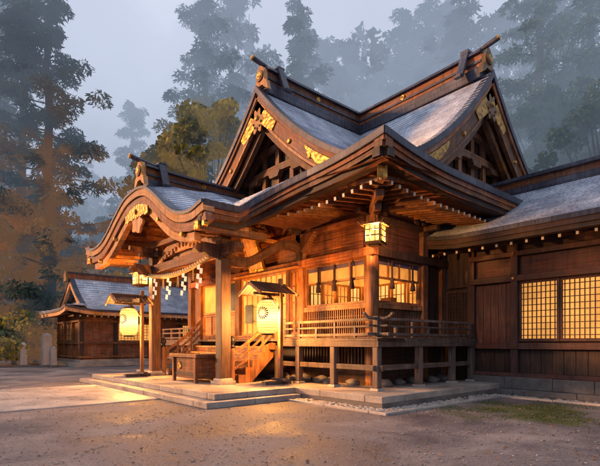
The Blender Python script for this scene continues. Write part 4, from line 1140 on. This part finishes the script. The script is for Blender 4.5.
p2 = [(-2.6, WE+.02+(WR-WE)*i/12, zwing(WE+(WR-WE)*i/12, -2.6)) for i in range(13)]
obj('verge_board', MB().sweep(p2, [(.0, .03), (.0, -.30), (.12, -.30), (.12, .03)]), M['wood_shade'], wr)
for i in range(26):
    x = -2.35+.42*i; mb = MB(); mb.beam((x, WE+.33, 4.30), (x, WY+.1, 4.55), .075, .095, 0); mb.box(x-.033, x+.033, WE+.318, WE+.33, 4.262, 4.335, 1)
    obj('rafter', mb, [M['wood'], M['white']], wr)
pth = [(-2.2+12.2*i/20, WR, 6.62) for i in range(21)]
for nm, w_, a, b, mt in (('ridge_course', .30, -.1, .10, 'roof_dark'), ('ridge', .20, .102, .34, 'wood_red'), ('ridge_cap', .31, .342, .46, 'roof_dark')):
    obj(nm, MB().sweep(pth, [(-w_, a), (w_, a), (w_, b), (-w_, b)]), M[mt], wr)

# ------------------------------------------------------------------ small hall on the left
sh2 = empty('small_hall', (-27.6, 7, 0), 'small distant timber hall with grey hipped gable roof at the left', 'building')
hx0, hx1, hy0, hy1 = -30.3, -25.0, 1.0, 13.4; ez, rz_ = 3.55, 5.95; oc = (hx0+hx1)/2
hw = obj('wall', MB().box(hx0, hx1, hy0, hy1, .45, 3.4), M['wood_red'], sh2)
obj('foundation', MB().box(hx0-.5, hx1+.5, hy0-.5, hy1+.5, 0, .28).box(hx0-.1, hx1+.1, hy0-.1, hy1+.1, .28, .46), M['stone'], sh2, .02)
for y in (hy0, 3.1, 5.6, 7.7, 9.8, 11.9, hy1): obj('column', MB().box(hx1-.05, hx1+.14, y-.12, y+.12, .46, 3.4), M['wood_dark'], sh2)
for x in (hx0, -28.6, -26.7, hx1-.1): obj('column', MB().box(x-.12, x+.12, hy0-.14, hy0+.05, .46, 3.4), M['wood'], sh2)
for z in (.55, 1.45, 2.85): obj('tie_beam', MB().box(hx0, hx1+.19, hy0-.19, hy0+.02, z, z+.14).box(hx1-.02, hx1+.188, hy0+.02, hy1, z+.002, z+.138), M['wood'], sh2)
for a, b in ((3.25, 5.45), (7.85, 9.65)): panel_grid(a, b, hx1+.03, 1.62, 2.82, 10, 6, M['lattice_lit'], M['wood_gold'], 'window', par=sh2, axis='r', bar=.03)
for a, b in ((hx0+.3, -28.8), (-28.4, -26.9)): panel_grid(a, b, hy0-.03, 1.62, 2.82, 2, 3, M['wood_gold'], M['wood'], 'door', par=sh2)
mb = MB(); o_ = 1.25
E = dict(x0=hx0-o_, x1=hx1+o_, y0=hy0-o_, y1=hy1+o_); HW = (E['x1']-E['x0'])/2
def sz(s): q = s/HW; return ez+(rz_-ez)*(.35*(1-q)+.65*(1-q)**1.8)
def lf(x, y):
    d = min(math.hypot(x-E['x0'], y-E['y0']), math.hypot(x-E['x1'], y-E['y0'])); return .25*max(0, 1-d/2.2)**2
gy = E['y0']+1.3
for sg in (-1, 1):
    mb.courses(lambda u, v, sg=sg: (lambda s, y: (oc+sg*s, y, sz(s)+lf(oc+sg*s, y)))(HW*v, max(gy, 0)+(E['y1']-gy)*u), 16, 18)
    mb.courses(lambda u, v, sg=sg: (lambda t: (oc+sg*(HW-1.3*(1-u)*(1-v)-0 if False else HW-(1.3-1.3*u)*(1-v)*0-1.3*(1-v)*1.0*1 ), E['y0']+1.3*(1-v)+(1.3*v)*u, sz(HW-1.3*(1-v))+lf(oc+sg*(HW-1.3*(1-v)), E['y0']+1.3*(1-v))))(0), 4, 5)
mb.courses(lambda u, v: (lambda t: (E['x0']+t+(2*HW-2*t)*u, E['y0']+t, sz(HW-t)+lf(E['x0']+t+(2*HW-2*t)*u, E['y0']+t)))(2.0*(1-v)), 16, 7)
hr = obj('roof', mb, M['roof'], sh2)
pth = [(E['x1'], E['y1']-(E['y1']-E['y0'])*i/30, ez+lf(E['x1'], E['y1']-(E['y1']-E['y0'])*i/30)) for i in range(31)]
pth2 = [(E['x0']+2*HW*i/20, E['y0'], ez+lf(E['x0']+2*HW*i/20, E['y0'])) for i in range(21)]
for nm, s_, mt in (('eave_edge', [(.02, .03), (.02, -.1), (-.1, -.1), (-.1, .03)], 'roof_dark'), ('eave_board', [(-.03, -.103), (-.03, -.32), (-.2, -.32), (-.2, -.103)], 'wood_gold')):
    obj(nm, MB().sweep(pth[::-1], s_).sweep(pth2, s_), M[mt], hr)
obj('soffit', MB().grid(lambda u, v: (E['x1']-.05-1.3*v, E['y0']+u*13, ez-.25+.1*v), 6, 2).grid(lambda u, v: (E['x0']+u*2*HW, E['y0']+.05+1.3*v, ez-.25+.1*v), 6, 2), M['wood_red'], hr)
for i in range(30):
    y = E['y0']+.5+.42*i; obj('rafter', MB().box(E['x1']-1.2, E['x1']-.3, y-.04, y+.04, ez-.42, ez-.33).box(E['x1']-.3, E['x1']-.29, y-.04, y+.04, ez-.42, ez-.33, 1), [M['wood'], M['white']], hr)
S = [-3.0+6.0*i/30 for i in range(31)]; top = [(s, sz(abs(s))+.03) for s in S]; mpg = lambda a, b, t: (oc+a, gy+t, b)
obj('verge_edge', MB().strip(top, offset_line(top, .12), mpg, -.12, .2), M['roof_dark'], hr)
obj('bargeboard', MB().strip(offset_line(top, .12), offset_line(top, .42), mpg, -.06, .1), M['wood_gold'], hr)
obj('pediment_wall', MB().prism([(s, z-.2) for s, z in top]+[(3, 3.7), (-3, 3.7)], mpg, .5, .55), M['wood'], hr)
pth = [(oc, gy-.2+(E['y1']-gy)*i/12, rz_+.0) for i in range(13)]
obj('ridge', MB().sweep(pth, [(-.17, -.1), (.17, -.1), (.17, .24), (-.17, .24)]), M['wood_red'], hr); obj('ridge_cap', MB().sweep(pth, [(-.24, .242), (.24, .242), (.24, .34), (-.24, .34)]), M['roof_dark'], hr)
obj('ridge_ornament', MB().prism([(-.35, -.3), (-.2, .3), (0, .5), (.2, .3), (.35, -.3)], lambda a, b, t: (oc+a, gy-.3+t, rz_+b), -.06, .08), M['bronze'], hr)

# stone posts at the far left
for i, (r_, f_, h_, w_, lb) in enumerate(((-16.2, 29.6, 2.1, .34, 'tallest pale stone marker post left of the small hall'), (-15.55, 29.2, 1.25, .20, 'short thin stone post right of the tall marker post'), (-17.6, 29.4, 1.5, .26, 'middling stone post left of the tall marker post'))):
    x, y = ahead(r_, f_); t = empty('stone_post', (x, y, 0), lb, 'stone post', 'stone posts at the edge of the trees')
    obj('shaft', MB().box(x-w_, x+w_, y-w_*.8, y+w_*.8, .1, h_-.12, taper=.88), M['pave'], t, .02); obj('foot', MB().box(x-w_*1.5, x+w_*1.5, y-w_*1.4, y+w_*1.4, 0, .12), M['stone_dark'], t, .02)
    obj('top', MB().box(x-w_*.86, x+w_*.86, y-w_*.7, y+w_*.7, h_-.12, h_+.05, taper=.3), M['pave'], t, .01)

# ------------------------------------------------------------------ ground
m, nt = new_mat('court_ground')
geo = N(nt, 'ShaderNodeNewGeometry')
n1 = N(nt, 'ShaderNodeTexNoise'); n1.inputs['Scale'].default_value = .55; n1.inputs['Detail'].default_value = 9; n1.inputs['Roughness'].default_value = .68; n1.inputs['Distortion'].default_value = .5
n2 = N(nt, 'ShaderNodeTexNoise'); n2.inputs['Scale'].default_value = 22; n2.inputs['Detail'].default_value = 8; n2.inputs['Roughness'].default_value = .8
vo = N(nt, 'ShaderNodeTexVoronoi'); vo.inputs['Scale'].default_value = 38
for q in (n1, n2, vo): L(nt, geo.outputs['Position'], q.inputs['Vector'])
a = N(nt, 'ShaderNodeMath', operation='MULTIPLY_ADD'); a.inputs[1].default_value = .6; L(nt, n1.outputs[0], a.inputs[0])
b1 = N(nt, 'ShaderNodeMath', operation='MULTIPLY'); b1.inputs[1].default_value = .4; L(nt, n2.outputs[0], b1.inputs[0]); L(nt, b1.outputs[0], a.inputs[2])
r = ramp(nt, [(.36, (.036, .032, .041)), (.46, (.10, .087, .098)), (.55, (.20, .172, .172)), (.68, (.34, .295, .275))]); L(nt, a.outputs[0], r.inputs[0])
# moss patches near the wing
n4 = N(nt, 'ShaderNodeTexNoise'); n4.inputs['Scale'].default_value = .8; n4.inputs['Detail'].default_value = 6; L(nt, geo.outputs['Position'], n4.inputs['Vector'])
dd = N(nt, 'ShaderNodeVectorMath', operation='DISTANCE'); dd.inputs[1].default_value = (1.6, 2.6, 0); L(nt, geo.outputs['Position'], dd.inputs[0])
md = N(nt, 'ShaderNodeMapRange'); md.inputs['From Min'].default_value = .6; md.inputs['From Max'].default_value = 3.4; md.inputs['To Min'].default_value = .28; md.inputs['To Max'].default_value = -.3; L(nt, dd.outputs['Value'], md.inputs[0])
ad = N(nt, 'ShaderNodeMath', operation='ADD'); L(nt, md.outputs[0], ad.inputs[0]); L(nt, n4.outputs[0], ad.inputs[1])
ms = N(nt, 'ShaderNodeMapRange'); ms.inputs['From Min'].default_value = .55; ms.inputs['From Max'].default_value = .72; L(nt, ad.outputs[0], ms.inputs[0])
mc = N(nt, 'ShaderNodeMixRGB'); L(nt, ms.outputs[0], mc.inputs[0]); L(nt, r.outputs[0], mc.inputs[1]); mc.inputs[2].default_value = (.07, .085, .025, 1)
b = N(nt, 'ShaderNodeBsdfPrincipled'); L(nt, mc.outputs[0], b.inputs['Base Color'])
rr = N(nt, 'ShaderNodeMapRange'); rr.inputs['From Min'].default_value = .38; rr.inputs['From Max'].default_value = .62; rr.inputs['To Min'].default_value = .50; rr.inputs['To Max'].default_value = .95
L(nt, n1.outputs[0], rr.inputs[0]); L(nt, rr.outputs[0], b.inputs['Roughness'])
hh = N(nt, 'ShaderNodeMath', operation='MULTIPLY_ADD'); hh.inputs[1].default_value = .25; L(nt, vo.outputs['Distance'], hh.inputs[0]); L(nt, a.outputs[0], hh.inputs[2])
bp = N(nt, 'ShaderNodeBump'); bp.inputs['Strength'].default_value = .7; bp.inputs['Distance'].default_value = .04; L(nt, hh.outputs[0], bp.inputs['Height']); L(nt, bp.outputs[0], b.inputs['Normal'])
finish(nt, b.outputs[0]); M['ground'] = m
mb = MB(); mb.grid(lambda u, v: (-260+520*u, -160+420*v, 0), 40, 40, smooth=False)
tag(obj('ground', mb, M['ground']), 'damp earth court with mossy and gravelly patches', 'ground', kind='structure')
tag(slabs(-11.0, -5.6, -12.5, -2.45, -.03, .035, 1.35, .9, M['pave'], 'stone_path', None), 'pale stone slab path leading to the porch steps', 'path', kind='structure')
# gravel and fallen leaves
random.seed(5); mb = MB()
for k in range(9500):
    d = 2.2+11*random.random()**1.5; rgt = random.uniform(-.8, .8)*d; x, y = ahead(rgt, d)
    if (x < -.5 and y > -2.4 and (x < -3.2 or y > .4)) or (x < -5.5 and x > -11.1 and y < -2.3): continue
    if y > 5.0: continue
    pebble(mb, x, y, random.choice((.005, .007, .009, .012, .018))*random.uniform(.7, 1.2))
tag(obj('gravel', mb, M['grit']), 'fine gravel scattered over the earth court', 'gravel', kind='stuff')
M['dead'] = plain('fallen_leaf', (.20, .09, .03), rough=.8, var=.6, scale=2)
mb = MB()
for k in range(700):
    d = random.uniform(2.4, 16); x, y = ahead(random.uniform(-.75, .75)*d, d)
    if x < -.5 and y > -2.4: continue
    if y > 5.0: continue
    s = random.uniform(.018, .04); a = random.random()*6.3; z0 = .042 if (-11.1 < x < -5.5 and y < -2.4) else .012
    pts = [(x+s*math.cos(a+q)*e, y+s*math.sin(a+q)*e, z0+random.uniform(0, .018)) for q, e in ((0, 1.3), (1.3, .6), (3.14, 1.1), (4.9, .6))]
    mb.face(pts)
tag(obj('fallen_leaves', mb, M['dead']), 'small brown fallen leaves lying on the court', 'leaves', kind='stuff')
# grass and moss tufts
M['tuft'] = plain('moss_tuft', (.055, .075, .02), rough=.9, var=.5, scale=3)
mb = MB()
for k in range(5200):
    x = 1.6+random.gauss(0, 1.3); y = 3.0+random.gauss(0, 1.0)
    if noise.noise(Vector((x*1.3, y*1.3, 3.3))) < -.12: continue
    if x < .12 or y > 4.85: continue
    for q in range(3):
        a = random.random()*6.3; h = random.uniform(.015, .05); mb.face([(x, y, 0), (x+.008*math.cos(a+1.5), y+.008*math.sin(a+1.5), 0), (x+h*.5*math.cos(a), y+h*.5*math.sin(a), h)])
tag(obj('moss', mb, M['tuft']), 'low green moss and grass growing beside the kerb', 'moss', kind='stuff')

# ------------------------------------------------------------------ trees
def leaf_clump(mb, c, rx, rz, n, size, droop=.0, long=1.0):
    for k in range(n):
        while True:
            p = Vector((random.uniform(-1, 1), random.uniform(-1, 1), random.uniform(-1, 1)))
            if .15 < p.length < 1: break
        q = Vector((p.x*rx, p.y*rx, p.z*rz)); q.z -= droop*(p.x*p.x+p.y*p.y)
        s = size*random.uniform(.5, 1.3); a = Vector((random.gauss(0, 1), random.gauss(0, 1), random.gauss(0, .6))).normalized(); b = a.orthogonal().normalized()
        b = (b+a.cross(b)*random.uniform(-1, 1)).normalized()
        o = Vector(c)+q; e = a.cross(b)
        m_ = random.randint(4, 6); ph = random.random()*6.3
        if long > 1:
            b = (Vector((p.x, p.y, -.45))+Vector((random.gauss(0, .35), random.gauss(0, .35), random.gauss(0, .35)))).normalized(); e = b.cross(a).normalized(); m_ = 5; ph = 0
            mb.face([o+b*s*long*u_+e*s*v_*.55 for u_, v_ in ((-.8, 0), (-.3, -.8), (.5, -.6), (1.1, 0), (.4, .75), (-.4, .7))], [(0, 0)]*6); continue
        mb.face([o+(b*math.cos(ph+6.283*i/m_)+e*math.sin(ph+6.283*i/m_)*.75)*s*random.uniform(.75, 1.1) for i in range(m_)], [(0, 0)]*m_)
def limb(mb, p0, p1, r0, r1, n=7, bend=.3):
    p0 = Vector(p0); p1 = Vector(p1); mid = (p0+p1)/2+Vector((random.uniform(-bend, bend), random.uniform(-bend, bend), random.uniform(0, bend)))
    mb.cyl(p0, mid, r0, (r0+r1)/2, n, caps=False); mb.cyl(mid, p1, (r0+r1)/2, r1, n, caps=False)
def make_cedar(seed, h, rad, low=.18, leaf=.17, dens=1.0):
    random.seed(seed); tr = MB(); cr = MB(); tips = []
    k = 8; pts = [Vector((random.uniform(-.1, .1)*i*.4, random.uniform(-.1, .1)*i*.4, h*i/k)) for i in range(k+1)]; pts[0] = Vector((0, 0, -.3))
    for i in range(k): tr.cyl(pts[i], pts[i+1], .42*(h/26)*(1-i/k)**.8+.05, .42*(h/26)*(1-(i+1)/k)**.8+.04, 12, caps=False)
    nb = int(46*dens)
    for i in range(nb):
        f = low+(1-low)*(i/nb)**.95; z = h*f; ax = pts[int(f*k) if f < 1 else k]
        a = i*2.4+random.uniform(-.5, .5); ln = rad*(1-((f-low)/(1-low))**1.6*.82)*random.uniform(.55, 1.25)*(1 if f > low+.08 else .7)
        st = Vector((ax.x, ax.y, z)); en = st+Vector((math.cos(a)*ln, math.sin(a)*ln, ln*random.uniform(-.12, .25)))
        limb(tr, st, en, .09*(1-f)+.035, .02, 5)
        for q in (.45, .75, 1.0):
            if random.random() < .12: continue
            c = st.lerp(en, q)+Vector((random.uniform(-.3, .3), random.uniform(-.3, .3), random.uniform(-.2, .3)))
            rr = random.uniform(.55, 1.05)*(.7+.5*(1-f))*(rad/3.4)**.5
            leaf_clump(cr, c, rr, rr*.5, int(150*rr*rr)+40, leaf*.72, .3, 1.7)
    return tr, cr
def make_broad(seed, h, rad, leaf=.16, dens=1.0, base=.3):
    random.seed(seed); tr = MB(); cr = MB()
    top = Vector((random.uniform(-.4, .4), random.uniform(-.4, .4), h*.5)); tr.cyl((0, 0, -.2), top, .05*h*.5+.06, .10, 9, caps=False)
    for i in range(int(22*dens)):
        a = i*2.4; f = random.uniform(base, 1); rr_ = rad*math.sqrt(max(.05, 1-((f-.55)/.5)**2))*random.uniform(.4, 1.05)
        en = Vector((math.cos(a)*rr_, math.sin(a)*rr_, h*f)); st = Vector((0, 0, h*base*.8)).lerp(top, min(1, f)); limb(tr, st, en, .09, .02, 5)
        rr = random.uniform(.6, 1.15)*(rad/3)**.6
        leaf_clump(cr, en, rr, rr*.7, int(170*rr*rr)+40, leaf, .1)
    return tr, cr
TREES = {}
def tree(kind, key, maker, leafmat, right, fwd, label, cat, group, scale=1, rot=0, off=None):
    x, y = ahead(right, fwd)
    t = empty(kind, (x, y, 0), label, cat, group); t.scale = (scale,)*3; t.rotation_euler = (0, 0, rot)
    if key not in TREES:
        tr, cr = maker(); o1 = bpy.data.objects
        ORG['__z'] = Vector((0, 0, 0))
        class Z: name = '__z'
        me = []
        for nm, q, mt in (('trunk', tr, M['bark']), ('crown', cr, M[leafmat])):
            ob_ = obj(nm, q, mt); col.objects.unlink(ob_); me.append(ob_.data); bpy.data.objects.remove(ob_)
        TREES[key] = me
    for nm, d in zip(('trunk', 'crown'), TREES[key]):
        if nm == 'crown' and d.materials[0] != M[leafmat]:
            d = d.copy(); d.materials[0] = M[leafmat]
        c_ = bpy.data.objects.new(nm, d); link(c_, t)
    return t
GT = 'tall cedars in the mist behind the shrine'
def at(px, d): return (px-300)*d/462
cA = lambda: make_cedar(1, 28, 4.3, low=.08, dens=1.35); cB = lambda: make_cedar(2, 30, 4.8, low=.15, dens=1.3); cC = lambda: make_cedar(3, 28, 4.0, low=.2, dens=1.1); cD = lambda: make_cedar(4, 26, 4.8, low=.1, dens=1.35)
bA = lambda: make_broad(11, 9, 3.4); bT = lambda: make_broad(14, 22, 5.2, leaf=.22, dens=2.6, base=.3); bU = lambda: make_broad(15, 20, 4.4, leaf=.2, dens=2.4, base=.25); bB = lambda: make_broad(12, 5, 2.8, base=.12); bC = lambda: make_broad(13, 3, 2.0, leaf=.12, base=.1)
spec = [
 # kind key maker mat  px depth scale rot label
 ('cedar_tree', 'A', cA, 'leaf_cedar', 50, 36, 1.10, 0, 'darkest and nearest tall cedar at the left, in front of the mist'),
 ('cedar_tree', 'B', cB, 'leaf_cedar', 2, 42, 1.12, 2, 'tall dark cedar at the far left edge behind the nearest one'),
 ('cedar_tree', 'C', cC, 'leaf_cedar', 132, 74, 1.42, 1, 'faint pale cedar standing alone in the gap of open mist at the left'),
 ('cedar_tree', 'B', cB, 'leaf_cedar', 205, 46, 1.22, 4, 'dark spreading cedar left of the front gable peak'),
 ('cedar_tree', 'A', cA, 'leaf_cedar', 300, 52, 1.42, 3, 'grey green cedar rising behind the front gable ridge'),
 ('cedar_tree', 'C', cC, 'leaf_cedar', 252, 86, 1.75, 2.2, 'very faint cedar in the mist just left of the front gable finial'),
 ('cedar_tree', 'D', cD, 'leaf_cedar', 350, 74, 1.95, .6, 'faint blue grey cedar above the middle of the front gable ridge'),
 ('cedar_tree', 'B', cB, 'leaf_cedar', 388, 84, 1.85, 5, 'palest cedar above the meeting of the two ridges'),
 ('cedar_tree', 'C', cC, 'leaf_cedar', 425, 68, 1.85, 1.7, 'misty slender cedar above the main ridge'),
 ('cedar_tree', 'D', cD, 'leaf_cedar', 462, 60, 1.75, 2.9, 'blue green cedar left of the right gable finial'),
 ('cedar_tree', 'A', cA, 'leaf_deep', 536, 42, 1.35, 1.1, 'deep green tall cedar right of the right gable peak'),
 ('cedar_tree', 'B', cB, 'leaf_deep', 590, 38, 1.2, 3.3, 'deep green cedar at the far right edge above the wing'),
 ('cedar_tree', 'C', cC, 'leaf_cedar', 508, 58, 1.6, 4.1, 'dim cedar directly behind the right gable finial'),
 ('cedar_tree', 'D', cD, 'leaf_cedar', 326, 66, 1.75, 1.3, 'cedar with its crown half hidden behind the grey green one on the front gable ridge'),
 ('cedar_tree', 'A', cA, 'leaf_cedar', 406, 62, 1.65, 2.3, 'broad cedar over the dip between the two ridges'),
 ('cedar_tree', 'B', cB, 'leaf_cedar', 446, 76, 1.9, .4, 'pale cedar wedged between two darker ones above the main ridge'),
 ('cedar_tree', 'D', cD, 'leaf_deep', 566, 50, 1.7, 4.4, 'green cedar standing between the two deep green ones at the right'),
 ('cedar_tree', 'B', cB, 'leaf_cedar', 232, 58, 1.6, .9, 'mist blue cedar behind the dark spreading one'),
 ('cedar_tree', 'D', cD, 'leaf_cedar', 22, 37, 1.15, 3.9, 'cedar filling the space between the two left edge cedars'),
 ('cedar_tree', 'C', cC, 'leaf_cedar', 88, 88, 1.3, 4.6, 'faintest cedar between the nearest left cedar and the lone pale one'),
]
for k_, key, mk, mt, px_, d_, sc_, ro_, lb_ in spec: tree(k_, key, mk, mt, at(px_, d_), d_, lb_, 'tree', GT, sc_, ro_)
spec2 = [
 ('broadleaf_tree', 't', bT, 'leaf_olive', 212, 37, .92, 0, 'olive and orange broadleaf tree glowing left of the front gable'),
 ('broadleaf_tree', 'u', bU, 'leaf_deep', 178, 40, .95, 2, 'green broadleaf tree just left of the olive glowing one'),
 ('broadleaf_tree', 't', bT, 'leaf_deep', 552, 38, .98, 3.4, 'green broadleaf tree over the wing ridge at the right'),
 ('broadleaf_tree', 'u', bU, 'leaf_deep', 600, 33, .95, 1.4, 'green broadleaf tree beyond the right end of the wing'),
 ('broadleaf_tree', 'u', bU, 'leaf_cedar', 112, 56, .80, 1.4, 'misty broadleaf tree behind the small hall roof'),
 ('broadleaf_tree', 't', bT, 'leaf_cedar', 84, 48, .55, 4.0, 'dim broadleaf tree behind the small hall gable'),
 ('broadleaf_tree', 't', bT, 'leaf_cedar', 152, 62, .88, 5.0, 'misty broadleaf tree showing over the porch gable at the left'),
 ('broadleaf_tree', 'a', bA, 'leaf_olive', 66, 38.5, 1.25, 1.0, 'orange tinged bushy tree below the nearest left cedar'),
 ('broadleaf_tree', 't', bT, 'leaf_rust', 34, 38, .62, 2.1, 'rust coloured bushy tree at the far left edge'),
]
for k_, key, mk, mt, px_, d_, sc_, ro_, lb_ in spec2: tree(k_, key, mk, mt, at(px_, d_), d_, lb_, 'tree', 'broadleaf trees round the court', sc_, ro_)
spec3 = [(76, 36.5, 1.15, 'leaf_rust', 'rust tinted shrub beside the left end of the small hall'), (40, 34, 1.0, 'leaf_olive', 'olive shrub behind the stone marker posts'), (62, 36, .95, 'leaf_deep', 'green shrub left of the small hall steps'),
 (15, 32, 1.2, 'leaf_deep', 'green shrub at the far left edge of the court'), (-12, 30, 1.3, 'leaf_olive', 'olive shrub beyond the far left stone post')]
for px_, d_, sc_, mt, lb_ in spec3: tree('shrub', 'c', bC, mt, at(px_, d_), d_, lb_, 'shrub', 'shrubs at the left edge', sc_, px_*.1)

# far forest, one mass in the mist
random.seed(21); mb = MB()
for k in range(170):
    d = random.uniform(76, 108); px_ = random.uniform(-60, 660); x, y = ahead(at(px_, d), d)
    h = random.uniform(26, 42)*(1.45 if px_ > 245 else .72); 
    mb.cyl((x, y, 0), (x, y, h), .5, .05, 5, caps=False)
    for q in range(20):
        f = random.uniform(.2, 1); r_ = (1-f)*4.2+.9
        leaf_clump(mb, (x+random.uniform(-r_, r_)*.8, y+random.uniform(-r_, r_)*.8, h*f), random.uniform(1.3, 2.3), 1.2, 26, .62, .3)
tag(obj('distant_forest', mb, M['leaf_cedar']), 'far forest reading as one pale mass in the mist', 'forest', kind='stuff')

# ------------------------------------------------------------------ light
w = bpy.data.worlds.new('World'); scene.world = w; w.use_nodes = True; nt = w.node_tree; nt.nodes.clear()
SUN_EL, SUN_AZ = R(13), None
sun_dir = Vector((-.66, -.72, .21)).normalized()     # towards the sun: low, front left
sky = N(nt, 'ShaderNodeTexSky', sky_type='NISHITA'); sky.sun_disc = False; sky.sun_elevation = math.asin(sun_dir.z); sky.sun_rotation = math.atan2(sun_dir.x, sun_dir.y)
bg1 = N(nt, 'ShaderNodeBackground'); L(nt, sky.outputs[0], bg1.inputs[0]); bg1.inputs[1].default_value = .022
tcn = N(nt, 'ShaderNodeTexCoord'); sep = N(nt, 'ShaderNodeSeparateXYZ'); L(nt, tcn.outputs['Generated'], sep.inputs[0])
nz = N(nt, 'ShaderNodeTexNoise'); nz.inputs['Scale'].default_value = 2.4; nz.inputs['Detail'].default_value = 5; L(nt, tcn.outputs['Generated'], nz.inputs['Vector'])
ma = N(nt, 'ShaderNodeMath', operation='MULTIPLY_ADD'); ma.inputs[1].default_value = .55; L(nt, nz.outputs[0], ma.inputs[0]); L(nt, sep.outputs['Z'], ma.inputs[2])
rw = ramp(nt, [(.20, (.16, .19, .27)), (.46, (.30, .34, .45)), (.72, (.52, .57, .70)), (.90, (.60, .65, .80)), (1.0, (.82, .88, 1.0))]); L(nt, ma.outputs[0], rw.inputs[0])
bg2 = N(nt, 'ShaderNodeBackground'); L(nt, rw.outputs[0], bg2.inputs[0]); bg2.inputs[1].default_value = .98
ads = N(nt, 'ShaderNodeAddShader'); L(nt, bg1.outputs[0], ads.inputs[0]); L(nt, bg2.outputs[0], ads.inputs[1])
ow = N(nt, 'ShaderNodeOutputWorld'); L(nt, ads.outputs[0], ow.inputs[0])
sd = bpy.data.lights.new('sun', 'SUN'); sd.energy = 4.3; sd.angle = R(7); sd.color = (1, .47, .19)
so = bpy.data.objects.new('sun', sd); link(so); so.rotation_euler = sun_dir.to_track_quat('Z', 'Y').to_euler()
for (x, y, z, e) in ((-4.0, 3.9, 4.05, 45), (-8.0, 4.4, 4.0, 20)):
    ld = bpy.data.lights.new('ceiling_lamp', 'POINT'); ld.energy = e; ld.color = (1, .45, .13); ld.shadow_soft_size = .12
    lo = bpy.data.objects.new('ceiling_lamp', ld); link(lo, room); lo.location = Vector((x, y, z))-ORG[room.name]

# ------------------------------------------------------------------ camera
cd = bpy.data.cameras.new('camera'); cam = bpy.data.objects.new('camera', cd); link(cam); scene.camera = cam
cd.sensor_width = 36; cd.lens = 36*462/600; cd.shift_y = 110/600; cd.clip_end = 1000; cd.clip_start = .1
cam.location = CAM; cam.rotation_euler = (R(90), 0, math.atan2(.756, .654))
scene.view_settings.view_transform = 'Standard'; scene.view_settings.look = 'None'; scene.view_settings.exposure = 0
scene.cycles.use_denoising = True
try: scene.cycles.denoiser = 'OPENIMAGEDENOISE'
except Exception: pass
scene.cycles.max_bounces = 6; scene.cycles.diffuse_bounces = 3; scene.cycles.glossy_bounces = 3; scene.cycles.transparent_max_bounces = 12
scene.cycles.sample_clamp_indirect = 4; scene.cycles.caustics_reflective = False; scene.cycles.caustics_refractive = False
